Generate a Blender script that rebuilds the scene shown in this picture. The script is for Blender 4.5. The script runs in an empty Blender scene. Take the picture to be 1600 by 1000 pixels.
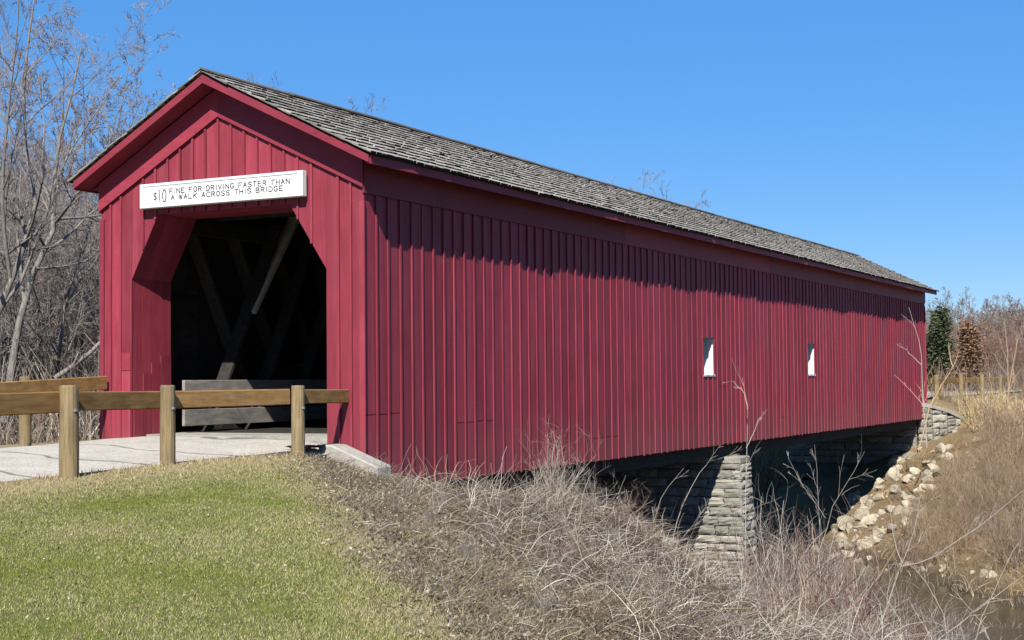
import bpy, math, random
import numpy as np
from mathutils import Matrix, Vector

sc = bpy.context.scene
COL = sc.collection
R = math.radians

# ------------------------------------------------------------------ camera
CAM = np.array([14.7476, -18.6858, 0.7973])
YAW, PITCH, ROLL, FPX = 0.476535, 0.041219, -0.009868, 2300.0
FW = np.array([-math.sin(YAW) * math.cos(PITCH), math.cos(YAW) * math.cos(PITCH), math.sin(PITCH)])
_r = np.array([math.cos(YAW), math.sin(YAW), 0.0])
_u = np.cross(_r, FW)
RT = math.cos(ROLL) * _r + math.sin(ROLL) * _u
UP = math.cos(ROLL) * _u - math.sin(ROLL) * _r
cam_data = bpy.data.cameras.new('camera')
cam_data.sensor_width = 36.0
cam_data.lens = FPX / 1600.0 * 36.0
cam_data.clip_start = 0.1
cam_data.clip_end = 8000
cam = bpy.data.objects.new('camera', cam_data)
COL.objects.link(cam)
cam.matrix_world = Matrix(((RT[0], UP[0], -FW[0], CAM[0]), (RT[1], UP[1], -FW[1], CAM[1]),
                           (RT[2], UP[2], -FW[2], CAM[2]), (0, 0, 0, 1)))
sc.camera = cam

# ------------------------------------------------------------------ light
SUN_FROM = Vector((0.36, -1.05, 1.03)).normalized()
world = bpy.data.worlds.new('World')
sc.world = world
world.use_nodes = True
wn = world.node_tree
sky = wn.nodes.new('ShaderNodeTexSky')
sky.sky_type = 'NISHITA'
sky.sun_disc = False
sky.sun_elevation = math.asin(SUN_FROM.z)
sky.sun_rotation = math.atan2(SUN_FROM.x, SUN_FROM.y)
sky.altitude = 300
sky.air_density = 1.0
sky.dust_density = 0.0
sky.ozone_density = 4.0
bg = wn.nodes['Background']
bg.inputs['Strength'].default_value = 0.051
hs = wn.nodes.new('ShaderNodeHueSaturation'); hs.inputs['Saturation'].default_value = 1.30; hs.inputs['Hue'].default_value = 0.510
even = wn.nodes.new('ShaderNodeMixRGB'); even.inputs[0].default_value = 0.5; even.inputs[2].default_value = (1.2, 4.3, 10.0, 1)   # evens out the clear spring sky
wn.links.new(sky.outputs['Color'], hs.inputs['Color']); wn.links.new(hs.outputs['Color'], even.inputs[1]); wn.links.new(even.outputs[0], bg.inputs['Color'])
sun_data = bpy.data.lights.new('sun', 'SUN')
sun_data.energy = 5.0
sun_data.angle = R(0.5)
sun_data.color = (1.0, 0.95, 0.87)
sun = bpy.data.objects.new('sun', sun_data)
COL.objects.link(sun)
sun.rotation_euler = SUN_FROM.to_track_quat('Z', 'Y').to_euler()
sun.location = (20, -40, 40)
sc.view_settings.view_transform = 'Standard'
sc.view_settings.look = 'None'
sc.view_settings.exposure = 1.05
sc.view_settings.gamma = 1.0
sc.view_settings.use_curve_mapping = False
sc.cycles.max_bounces = 6
sc.cycles.diffuse_bounces = 3
sc.cycles.transparent_max_bounces = 8

# ------------------------------------------------------------------ helpers
def pix(px, py, t):
    """a point t metres deep along the view of the photograph's pixel (1600 x 1000)"""
    return CAM + t * (FW + (px - 800) / FPX * RT - (py - 500) / FPX * UP)

def tag(o, label=None, cat=None, group=None, kind=None):
    if label: o['label'] = label
    if cat: o['category'] = cat
    if group: o['group'] = group
    if kind: o['kind'] = kind
    return o

def empty(name, loc=(0, 0, 0), parent=None):
    o = bpy.data.objects.new(name, None)
    o.empty_display_size = 0.2
    COL.objects.link(o)
    o.location = loc
    if parent: o.parent = parent
    return o

def link(name, me, mat=None, parent=None, loc=None):
    if mat is not None and len(me.materials) == 0: me.materials.append(mat)
    o = bpy.data.objects.new(name, me)
    COL.objects.link(o)
    if parent: o.parent = parent
    if loc is not None: o.location = loc
    return o

class MB:
    def __init__(s): s.v = []; s.f = []
    def poly(s, vs, fs):
        n = len(s.v); s.v += [tuple(map(float, v)) for v in vs]; s.f += [tuple(i + n for i in f) for f in fs]
        return s
    def box(s, x0, x1, y0, y1, z0, z1):
        return s.poly([(x0, y0, z0), (x1, y0, z0), (x1, y1, z0), (x0, y1, z0), (x0, y0, z1), (x1, y0, z1), (x1, y1, z1), (x0, y1, z1)],
                      [(0, 3, 2, 1), (4, 5, 6, 7), (0, 1, 5, 4), (1, 2, 6, 5), (2, 3, 7, 6), (3, 0, 4, 7)])
    def prism(s, pts, off):
        """closed polygon (3d points) pushed by the vector off"""
        n = len(pts); a = [tuple(p) for p in pts]; b = [tuple(np.array(p) + np.array(off)) for p in pts]
        return s.poly(a + b, [tuple(range(n))[::-1], tuple(range(n, 2 * n))] + [(i, (i + 1) % n, n + (i + 1) % n, n + i) for i in range(n)])
    def bar(s, a, b, w, h, upv=(0, 0, 1)):
        a, b = Vector(a), Vector(b); d = (b - a).normalized(); sd = d.cross(Vector(upv)).normalized(); up = sd.cross(d)
        vs = []
        for p in (a, b):
            for i, j in ((-1, -1), (1, -1), (1, 1), (-1, 1)): vs.append(p + sd * (i * w / 2) + up * (j * h / 2))
        return s.poly(vs, [(0, 1, 2, 3), (7, 6, 5, 4), (0, 4, 5, 1), (1, 5, 6, 2), (2, 6, 7, 3), (3, 7, 4, 0)])
    def mesh(s, name, mat=None, fix=True):
        me = bpy.data.meshes.new(name); me.from_pydata(s.v, [], s.f)
        if fix:
            import bmesh
            bm = bmesh.new(); bm.from_mesh(me); bmesh.ops.recalc_face_normals(bm, faces=bm.faces); bm.to_mesh(me); bm.free()
        if mat: me.materials.append(mat)
        me.update(); return me
    def build(s, name, mat, parent=None, loc=None, bevel=0):
        me = s.mesh(name, mat)
        if bevel: me = bevelled(me, bevel)
        return link(name, me, None, parent, loc)

def bevelled(me, w, seg=1):
    import bmesh
    bm = bmesh.new(); bm.from_mesh(me)
    bmesh.ops.bevel(bm, geom=list(bm.edges), offset=w, segments=seg, affect='EDGES', clamp_overlap=True)
    bm.to_mesh(me); bm.free(); me.update(); return me

def np_mesh(name, verts, faces, mat=None, col=None, smooth=False):
    """verts (n,3), faces (m,k) numpy; col: per-vertex rgb"""
    me = bpy.data.meshes.new(name)
    n, (m, k) = len(verts), faces.shape
    me.vertices.add(n); me.vertices.foreach_set('co', np.ascontiguousarray(verts, dtype=np.float32).ravel())
    me.loops.add(m * k); me.loops.foreach_set('vertex_index', np.ascontiguousarray(faces, dtype=np.int32).ravel())
    me.polygons.add(m); me.polygons.foreach_set('loop_start', np.arange(0, m * k, k, dtype=np.int32))
    me.polygons.foreach_set('loop_total', np.full(m, k, dtype=np.int32))
    if smooth: me.polygons.foreach_set('use_smooth', np.ones(m, dtype=bool))
    me.update(calc_edges=True)
    if col is not None:
        a = me.color_attributes.new('tint', 'FLOAT_COLOR', 'POINT')
        c = np.ones((n, 4), dtype=np.float32); c[:, :3] = col; a.data.foreach_set('color', c.ravel())
    if mat: me.materials.append(mat)
    return me

def tubes(P, Rr, sides=3):
    """P (N,K,3), Rr (N,K) -> verts, quads"""
    N, K, _ = P.shape
    T = np.gradient(P, axis=1); T /= np.linalg.norm(T, axis=2, keepdims=True) + 1e-9
    ref = np.where(np.abs(T[:, :1, 2:3]) > 0.8, np.array([[[1.0, 0, 0]]]), np.array([[[0, 0, 1.0]]]))
    A = np.cross(T, np.broadcast_to(ref, T.shape)); A /= np.linalg.norm(A, axis=2, keepdims=True) + 1e-9
    B = np.cross(T, A)
    ang = np.arange(sides) * 2 * math.pi / sides
    V = P[:, :, None, :] + Rr[:, :, None, None] * (np.cos(ang)[None, None, :, None] * A[:, :, None, :] + np.sin(ang)[None, None, :, None] * B[:, :, None, :])
    idx = np.arange(N * K * sides).reshape(N, K, sides)
    a, b = idx[:, :-1, :], idx[:, 1:, :]
    F = np.stack([a, np.roll(a, -1, 2), np.roll(b, -1, 2), b], axis=-1).reshape(-1, 4)
    return V.reshape(-1, 3), F

def ribbons(P, Rr, seed=0):
    """thin strips for twigs and grass far thinner than a pixel"""
    N, K, _ = P.shape; q = np.random.default_rng(seed)
    T = np.gradient(P, axis=1); T /= np.linalg.norm(T, axis=2, keepdims=True) + 1e-9
    A = np.cross(T, np.broadcast_to(q.normal(0, 1, (N, 1, 3)), T.shape)); A /= np.linalg.norm(A, axis=2, keepdims=True) + 1e-9
    V = np.stack([P - A * Rr[..., None] * 1.25, P + A * Rr[..., None] * 1.25], 2)
    idx = np.arange(N * K * 2).reshape(N, K, 2)
    F = np.stack([idx[:, :-1, 0], idx[:, :-1, 1], idx[:, 1:, 1], idx[:, 1:, 0]], -1).reshape(-1, 4)
    return V.reshape(-1, 3), F

def smooth01(x): x = np.clip(x, 0, 1); return x * x * (3 - 2 * x)

# ------------------------------------------------------------------ materials
class NT:
    def __init__(s, name):
        s.m = bpy.data.materials.new(name); s.m.use_nodes = True
        s.t = s.m.node_tree; s.b = s.t.nodes['Principled BSDF']
    def n(s, kind, **kw):
        nd = s.t.nodes.new('ShaderNode' + kind)
        for k, v in kw.items():
            if k in nd.inputs: nd.inputs[k].default_value = v
            else: setattr(nd, k, v)
        return nd
    def l(s, a, b): s.t.links.new(a, b)
    def coords(s, scale=(1, 1, 1), kind='Object', rnd=False):
        tc = s.n('TexCoord'); mp = s.n('Mapping'); mp.inputs['Scale'].default_value = scale
        s.l(tc.outputs[kind], mp.inputs['Vector'])
        if rnd:
            oi = s.n('ObjectInfo'); mu = s.n('Math', operation='MULTIPLY'); mu.inputs[1].default_value = 57.0
            s.l(oi.outputs['Random'], mu.inputs[0]); s.l(mu.outputs[0], mp.inputs['Location'])
        return mp.outputs[0]
    def noise(s, vec, scale, detail=4, rough=0.6):
        nd = s.n('TexNoise'); nd.inputs['Scale'].default_value = scale; nd.inputs['Detail'].default_value = detail; nd.inputs['Roughness'].default_value = rough
        s.l(vec, nd.inputs['Vector']); return nd.outputs['Fac']
    def ramp(s, fac, stops):
        nd = s.n('ValToRGB'); cr = nd.color_ramp
        while len(cr.elements) < len(stops): cr.elements.new(0.5)
        for e, (p, c) in zip(cr.elements, stops): e.position = p; e.color = (*c, 1)
        s.l(fac, nd.inputs[0]); return nd.outputs[0]
    def mix(s, fac, a, b, mode='MIX'):
        nd = s.n('MixRGB', blend_type=mode)
        for i, x in enumerate((fac, a, b)):
            if hasattr(x, 'links'): s.l(x, nd.inputs[i])
            elif isinstance(x, (int, float)): nd.inputs[i].default_value = x if i == 0 else (x, x, x, 1)
            else: nd.inputs[i].default_value = (*x, 1)
        return nd.outputs[0]
    def bump(s, fac, strength, dist=0.02):
        nd = s.n('Bump'); nd.inputs['Strength'].default_value = strength; nd.inputs['Distance'].default_value = dist
        s.l(fac, nd.inputs['Height']); s.l(nd.outputs[0], s.b.inputs['Normal'])
    def done(s, col, rough=0.8, spec=0.3, a=0.68):
        col = s.mix(1.0, col, (a, a, a), 'MULTIPLY')
        if hasattr(col, 'links'): s.l(col, s.b.inputs['Base Color'])
        else: s.b.inputs['Base Color'].default_value = (*col, 1)
        s.b.inputs['Roughness'].default_value = rough
        s.b.inputs['Specular IOR Level'].default_value = spec
        return s.m

def rnd_value(k, lo, hi):
    oi = k.n('ObjectInfo'); mr = k.n('MapRange'); mr.inputs['To Min'].default_value = lo; mr.inputs['To Max'].default_value = hi
    k.l(oi.outputs['Random'], mr.inputs['Value']); return mr.outputs[0]

def painted_wood(name, c1, c2, chip, grain=(14, 14, 0.9), vary=(0.78, 1.14), chip_at=0.70, rough=0.6, dirt=False):
    k = NT(name); v = k.coords(grain, rnd=True); v2 = k.coords((1, 1, 1), rnd=True)
    n1 = k.noise(v, 2.0, 5); n2 = k.noise(v2, 1.1, 3)
    c = k.ramp(n2, [(0.3, c1), (0.7, c2)])
    c = k.mix(1.0, c, k.ramp(n1, [(0.25, (0.80, 0.80, 0.80)), (0.75, (1.1, 1.1, 1.1))]), 'MULTIPLY')
    sp = k.noise(v2, 26.0, 4, 0.7)
    c = k.mix(k.ramp(sp, [(chip_at, (0, 0, 0)), (chip_at + 0.03, (1, 1, 1))]), c, chip)
    if dirt:
        fade = k.noise(k.coords((7, 7, 0.25), rnd=True), 1.3, 4, 0.6)
        c = k.mix(k.ramp(fade, [(0.5, (0, 0, 0)), (0.8, (0.45, 0.45, 0.45))]), c, (0.40, 0.105, 0.13))
        sx = k.n('SeparateXYZ'); tc = k.n('TexCoord'); k.l(tc.outputs['Object'], sx.inputs[0])
        mr = k.n('MapRange'); mr.inputs['From Min'].default_value = 0.25; mr.inputs['From Max'].default_value = -0.85; mr.inputs['To Max'].default_value = 0.6; k.l(sx.outputs['Z'], mr.inputs['Value'])
        mu = k.n('Math', operation='MULTIPLY'); k.l(mr.outputs[0], mu.inputs[0]); k.l(k.noise(v2, 5.0, 5, 0.75), mu.inputs[1])
        c = k.mix(mu.outputs[0], c, (0.20, 0.10, 0.085))
    hsv = k.n('HueSaturation'); k.l(rnd_value(k, *vary), hsv.inputs['Value']); k.l(c, hsv.inputs['Color'])
    k.bump(n1, 0.35, 0.006)
    return k.done(hsv.outputs[0], rough, 0.22)

RED = painted_wood('red_barn_paint', (0.238, 0.028, 0.047), (0.312, 0.041, 0.066), (0.45, 0.20, 0.19), dirt=True)
RED_X = painted_wood('red_barn_paint_trim', (0.242, 0.029, 0.048), (0.305, 0.041, 0.066), (0.52, 0.32, 0.30), grain=(3, 3, 14), chip_at=0.74)
WHITE = painted_wood('white_paint', (0.74, 0.75, 0.75), (0.82, 0.82, 0.81), (0.55, 0.54, 0.5), chip_at=0.78, vary=(0.97, 1.03))

def bare_wood(name, stops, grain, bump=0.5, vary=(0.8, 1.15), rough=0.85):
    k = NT(name); v = k.coords(grain, rnd=True)
    n1 = k.noise(v, 3.0, 6, 0.65)
    c = k.ramp(n1, stops)
    n2 = k.noise(k.coords((1, 1, 1), rnd=True), 3.0, 3)
    c = k.mix(1.0, c, k.ramp(n2, [(0.3, (0.78, 0.78, 0.80)), (0.7, (1.1, 1.08, 1.05))]), 'MULTIPLY')
    hsv = k.n('HueSaturation'); k.l(rnd_value(k, *vary), hsv.inputs['Value']); k.l(c, hsv.inputs['Color'])
    k.bump(n1, bump, 0.008)
    return k.done(hsv.outputs[0], rough, 0.2)

GREYWOOD = bare_wood('old_grey_timber', [(0.3, (0.085, 0.075, 0.068)), (0.7, (0.20, 0.185, 0.17))], (4, 0.8, 4))
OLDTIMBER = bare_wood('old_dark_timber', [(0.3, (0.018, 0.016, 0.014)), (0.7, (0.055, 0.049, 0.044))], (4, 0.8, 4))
PLANKWOOD = bare_wood('weathered_grey_plank', [(0.3, (0.22, 0.205, 0.185)), (0.7, (0.42, 0.395, 0.36))], (4, 0.8, 4))
RAILWOOD = bare_wood('amber_rail_timber', [(0.28, (0.24, 0.125, 0.038)), (0.5, (0.36, 0.205, 0.075)), (0.75, (0.47, 0.30, 0.13))], (10, 0.5, 5), vary=(0.72, 1.1))
POSTWOOD = bare_wood('treated_post_timber', [(0.25, (0.10, 0.07, 0.035)), (0.45, (0.25, 0.185, 0.095)), (0.75, (0.35, 0.28, 0.165))], (16, 16, 0.8), vary=(0.85, 1.08))

def tinted(name, rough=0.9, mul=None, bump=None, spec=0.1, trans=0.0):
    k = NT(name); at = k.n('VertexColor', layer_name='tint'); c = at.outputs['Color']
    if mul:
        nn = k.noise(k.coords((1, 1, 1)), mul[0], 4)
        c = k.mix(1.0, c, k.ramp(nn, [(0.3, (mul[1],) * 3), (0.7, (mul[2],) * 3)]), 'MULTIPLY')
        if bump: k.bump(nn, bump[0], bump[1])
    return k.done(c, rough, spec)

SHINGLE = tinted('weathered_shingle', 0.9, (18.0, 0.7, 1.2), (0.5, 0.01))
CANE = tinted('dry_cane', 0.8, None)
BLADE = tinted('grass_blade', 0.8, None)
LEAFLIT = tinted('dead_leaf', 0.85, None)

def stone_mat(name, a, b, dark, scale=6.0):
    k = NT(name); v = k.coords((1, 1, 1), rnd=True)
    n1 = k.noise(v, scale, 8, 0.7); n2 = k.noise(v, scale * 0.35, 3)
    c = k.ramp(n1, [(0.25, dark), (0.45, a), (0.75, b)])
    c = k.mix(1.0, c, k.ramp(n2, [(0.3, (0.78, 0.77, 0.74)), (0.7, (1.08, 1.07, 1.04))]), 'MULTIPLY')
    hsv = k.n('HueSaturation'); k.l(rnd_value(k, 0.68, 1.18), hsv.inputs['Value']); k.l(c, hsv.inputs['Color'])
    k.bump(n1, 0.7, 0.03)
    return k.done(hsv.outputs[0], 0.9, 0.15)
LIMESTONE = stone_mat('grey_limestone', (0.33, 0.315, 0.275), (0.47, 0.45, 0.40), (0.17, 0.155, 0.13))
ROCK = stone_mat('cream_riprap_rock', (0.42, 0.36, 0.27), (0.64, 0.60, 0.52), (0.22, 0.155, 0.09), 3.2)
MORTAR = NT('mortar').done((0.16, 0.15, 0.13), 0.95, 0.1)
CONCRETE = stone_mat('pale_concrete', (0.42, 0.40, 0.36), (0.50, 0.485, 0.45), (0.30, 0.28, 0.25), 9.0)
DARKMETAL = NT('galvanised_bolt').done((0.22, 0.22, 0.23), 0.5, 0.5)
BLACKSHEET = NT('shadow_black').done((0.012, 0.012, 0.014), 0.55, 0.4)

def bark_mat(name, a, b):
    k = NT(name); n1 = k.noise(k.coords((5, 5, 1.2), rnd=True), 4.0, 6, 0.7)
    k.bump(n1, 0.6, 0.03)
    return k.done(k.ramp(n1, [(0.3, a), (0.7, b)]), 0.95, 0.1)
BARK = bark_mat('grey_bark', (0.10, 0.09, 0.08), (0.34, 0.31, 0.28))
TWIG = bark_mat('brown_twig', (0.20, 0.165, 0.15), (0.36, 0.305, 0.285))
TWIG_RED = bark_mat('russet_twig', (0.24, 0.135, 0.105), (0.36, 0.215, 0.17))
TWIG_FAR = bark_mat('grey_brown_twig', (0.20, 0.16, 0.135), (0.33, 0.27, 0.23))

# ------------------------------------------------------------------ terrain
def s_of(x, y): return (x - 5.4) * 0.79 + (y + 5.0) * 0.61

def fbm(x, y):
    return (0.5 * np.sin(0.9 * x + 1.3 * np.sin(0.5 * y)) * np.sin(0.8 * y + 0.7 * np.sin(0.7 * x + 1.1))
            + 0.3 * np.sin(2.1 * x + 1.7 * y + 0.6) * np.sin(1.9 * y - 1.2 * x) + 0.2 * np.sin(4.3 * x - 2.2 * y) * np.sin(3.7 * y + 1.9 * x))

def lawn_edge(x, y):
    """distance past the edge of the mown lawn (positive: rough slope)"""
    return (x - 5.35) * 0.755 + (y + 5.0) * 0.655 + 0.20 * fbm(x * 1.3, y * 1.3) + 0.18 * fbm(x * 3.7 + 2, y * 3.7)

def ground(x, y):
    x = np.asarray(x, float); y = np.asarray(y, float)
    s = s_of(x, y)
    zl = -0.15 - 0.053 * np.clip(x - 2.4, 0, 14) - 1.6 * smooth01((-3.3 - x) / 7.0) - 0.02 * np.clip(-y - 1.5, 0, 12)
    soft = lambda e, k: (np.sqrt(e * e + k) + e) / 2
    f = 0.33 * soft(s + 0.1, 0.3) * smooth01((s + 2.5) / 2.5) + 0.30 * soft(s - 6.8, 0.8)
    near = np.maximum(zl - f + 0.09 * fbm(x, y) * smooth01(s / 2.0), -5.3)
    top = -0.65 - 0.1 * smooth01((s - 40) / 40)
    far = np.minimum(-5.3 + 0.385 * np.clip(s - 16.0, 0, None), top) + 0.13 * fbm(x * 0.8, y * 0.8) * smooth01((s - 17) / 2)
    near = near + 0.55 * np.exp(-((x - 4.9) ** 2 + (y - 3.3) ** 2) / 3.2) + 0.25 * np.exp(-((x - 4.6) ** 2 + (y - 6.5) ** 2) / 3.0)
    m = smooth01((s - 13.5) / 1.5)
    z = near * (1 - m) + far * m
    z = np.where(y > 40.6, np.maximum(z, -0.12 - 0.5 * np.clip(np.abs(x) - 2.9, 0, 9) - 0.25 * np.clip(41.2 - y, 0, 2)), z)
    # a low road embankment across the far meadow
    z = z + 1.25 * smooth01((s - 66) / 3.0) * (1 - 0.4 * smooth01((s - 80) / 8.0))
    # the road bed under the paving stays a little below it
    z = np.where((x > -2.75) & (x < 2.25) & (y < 0.4), np.minimum(z, -0.22 - 0.012 * np.clip(-y, 0, 30)), z)
    return z

def ground_z(x, y): return float(ground(np.array([x]), np.array([y]))[0])

def hit(px, py, t0=5.0, t1=140.0):
    """where the view of that pixel meets the ground"""
    t = np.arange(t0, t1, 0.1); P = CAM[None] + t[:, None] * (FW + (px - 800) / FPX * RT - (py - 500) / FPX * UP)[None]
    b = np.nonzero(P[:, 2] < ground(P[:, 0], P[:, 1]))[0]
    return P[b[0]] if len(b) else P[-1]

def axis_grid(lo, hi, fine0, fine1, step):
    a = list(np.arange(fine0, fine1 + 1e-6, step)); d = step; p = fine1
    while p < hi: d *= 1.22; p += d; a.append(p)
    d = step; p = fine0; pre = []
    while p > lo: d *= 1.22; p -= d; pre.append(p)
    return np.array(pre[::-1] + a)
gx = axis_grid(-2500, 2500, -9, 24, 0.25); gy = axis_grid(-300, 4000, -20, 46, 0.25)
GX, GY = np.meshgrid(gx, gy); GZ = ground(GX, GY)
nx, ny = len(gx), len(gy)
ii = np.arange(nx * ny).reshape(ny, nx)
gf = np.stack([ii[:-1, :-1], ii[:-1, 1:], ii[1:, 1:], ii[1:, :-1]], -1).reshape(-1, 4)
gs = s_of(GX, GY) + 0.45 * fbm(GX * 1.3, GY * 1.3); ge = lawn_edge(GX, GY)
lawn_w = (1 - smooth01((ge + 0.3) / 0.5)) * smooth01((GX - 2.5 + 0.35 * fbm(GX * 2, GY * 2)) / 1.1)
bank_w = smooth01((gs - 15) / 3)
straw = np.array([0.34, 0.265, 0.15]); lawnc = np.array([0.15, 0.165, 0.05]); litter = np.array([0.16, 0.128, 0.10]); bankc = np.array([0.26, 0.19, 0.11]); mud = np.array([0.09, 0.075, 0.055])
gc = straw * np.ones(GX.shape + (1,))
gc = gc * (1 - lawn_w[..., None]) + lawnc * lawn_w[..., None]
lw = smooth01((ge + 0.1) / 0.4)[..., None]; gc = gc * (1 - lw) + litter * lw
gap_shade = (0.10 * smooth01((ge - 0.2) / 0.6) * (1 - bank_w) + 0.5 * smooth01((ge - 1.2) / 2.0) * (1 - bank_w))[..., None]; gc = gc * (1 - gap_shade)  # darkens soil under the brush: shade of its gaps put into colour
gc = gc * (1 - bank_w[..., None]) + bankc * bank_w[..., None]
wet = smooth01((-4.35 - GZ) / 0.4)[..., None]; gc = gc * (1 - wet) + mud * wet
wood = smooth01((-3.2 - GX) / 1.5)[..., None] * (1 - lw); gc = gc * (1 - wood) + np.array([0.16, 0.125, 0.09]) * wood
k = NT('bare_soil_and_turf'); at = k.n('VertexColor', layer_name='tint')
v = k.coords((1, 1, 1)); n1 = k.noise(v, 2.2, 8, 0.75); n2 = k.noise(v, 22.0, 5, 0.7)
c = k.mix(1.0, at.outputs['Color'], k.ramp(n1, [(0.3, (0.7, 0.72, 0.7)), (0.7, (1.25, 1.2, 1.15))]), 'MULTIPLY')
c = k.mix(1.0, c, k.ramp(n2, [(0.3, (0.6, 0.6, 0.6)), (0.7, (1.3, 1.3, 1.3))]), 'MULTIPLY')
k.bump(n2, 0.8, 0.05)
SOIL = k.done(c, 0.95, 0.1)
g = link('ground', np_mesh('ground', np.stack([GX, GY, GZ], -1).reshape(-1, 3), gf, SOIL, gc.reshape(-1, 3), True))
tag(g, kind='structure')

# river
k = NT('river_water'); v = k.coords((1, 1, 1)); n1 = k.noise(v, 3.0, 4); k.bump(n1, 0.12, 0.05)
k.b.inputs['IOR'].default_value = 1.33
WATER = k.done((0.055, 0.048, 0.030), 0.10, 0.18)
mb = MB(); nrm = np.array([0.79, 0.61]) / math.hypot(0.79, 0.61); tg = np.array([-nrm[1], nrm[0]])
o0 = np.array([5.4, -5.0]); mag = math.hypot(0.79, 0.61)
cs = []
for sv, lv in ((9.5, -300), (19.0, -300), (19.0, 400), (9.5, 400)):
    q = o0 + nrm * (sv / mag) + tg * lv; cs.append((q[0], q[1], -4.78))
river = mb.poly(cs, [(0, 1, 2, 3)]).build('river', WATER); tag(river, kind='structure')

# road: pale gravelly paving on the approach, cracked
k = NT('pale_gravel_paving'); v = k.coords((1, 1, 1))
n1 = k.noise(v, 1.6, 6, 0.7); n2 = k.noise(v, 26.0, 6, 0.85)
c = k.ramp(n1, [(0.3, (0.50, 0.465, 0.40)), (0.7, (0.66, 0.62, 0.545))])
c = k.mix(1.0, c, k.ramp(n2, [(0.30, (0.42, 0.42, 0.43)), (0.68, (1.28, 1.26, 1.22))]), 'MULTIPLY')
wv = k.n('TexWave', wave_type='BANDS', bands_direction='Y'); wv.inputs['Scale'].default_value = 0.16; wv.inputs['Distortion'].default_value = 6.0; wv.inputs['Detail'].default_value = 4; wv.inputs['Detail Scale'].default_value = 1.4
k.l(v, wv.inputs['Vector'])
crack = k.ramp(wv.outputs['Fac'], [(0.0, (1, 1, 1)), (0.003, (1, 1, 1)), (0.009, (0, 0, 0))])
c = k.mix(crack, c, (0.20, 0.185, 0.165))
k.bump(n2, 0.6, 0.02)
PAVING = k.done(c, 0.92, 0.15)
ry = np.concatenate([np.arange(-60, -9, 1.0), np.arange(-9, 0.35, 0.12)]); rx = np.linspace(-2.7, 2.2, 22)
RX_, RY_ = np.meshgrid(rx, ry)
edge_w = 0.12 * fbm(RY_ * 2.0, RY_ * 0.7 + 3)
RXX = RX_ + np.where(RX_ > 2.1, edge_w, np.where(RX_ < -2.65, edge_w, 0))
RZ = -0.02 - 0.020 * np.clip(-RY_, 0, 60) + 0.012 * fbm(RX_ * 1.5, RY_ * 1.5) - 0.07 * ((RX_ - 0.0) / 2.3) ** 2 - 0.035 * np.clip(RX_ + 1, 0, 4)
RZ = np.where((RX_ > 2.1) | (RX_ < -2.65), RZ - 0.06, RZ)
ri = np.arange(RX_.size).reshape(RX_.shape)
rf = np.stack([ri[:-1, :-1], ri[:-1, 1:], ri[1:, 1:], ri[1:, :-1]], -1).reshape(-1, 4)
road = link('road', np_mesh('road', np.stack([RXX, RY_, RZ], -1).reshape(-1, 3), rf, PAVING, None, True)); tag(road, kind='structure')

# ------------------------------------------------------------------ covered bridge
XL, XR, LEN = -2.62, 2.60, 40.3
ZB, ZF = -0.84, 3.66              # bottom of the siding, underside of the frieze
AX, EAVE_L, EAVE_R = -0.14, -2.86, 2.98
Z_EAVE, Z_RIDGE = 4.16, 5.68      # top of the rake boards
OY, OYF = 0.424, 0.60
rng = random.Random(5)
bridge = empty('covered_bridge', (0, 0, 0))
tag(bridge, 'long red covered bridge with grey shingle roof over the river', 'covered bridge')

def roof_z(x):
    return Z_RIDGE + (Z_EAVE - Z_RIDGE) * ((x - AX) / (EAVE_R - AX) if x > AX else (x - AX) / (EAVE_L - AX))

WINDOWS = [(14.85, 15.67, 0.90, 1.81), (23.78, 24.60, 0.90, 1.81)]
NB = 117; BW = LEN / NB
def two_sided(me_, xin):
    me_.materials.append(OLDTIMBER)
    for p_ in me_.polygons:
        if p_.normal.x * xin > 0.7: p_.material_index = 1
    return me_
def slabs(y0, y1, z0, z1, x0, x1, cut):
    mb = MB()
    segs = [(y0, y1, None)]
    for a, b, w0, w1 in cut:
        if b > y0 and a < y1:
            segs = []
            if a > y0: segs.append((y0, a, None))
            segs.append((max(a, y0), min(b, y1), (w0, w1)))
            if b < y1: segs.append((b, y1, None))
    for p, q, w in segs:
        if w is None: mb.box(x0, x1, p, q, z0, z1)
        else: mb.box(x0, x1, p, q, z0, w[0]); mb.box(x0, x1, p, q, w[1], z1)
    return mb

SEAM = {0: 0.30, 1: 0.30, 2: 0.31, 8: 0.10, 9: 0.10, 10: 0.11, 11: 0.10, 24: -0.38, 25: -0.38, 26: -0.37, 27: -0.38, 46: 0.6, 47: 0.6, 61: -0.3, 62: -0.3, 63: -0.3}
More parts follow.
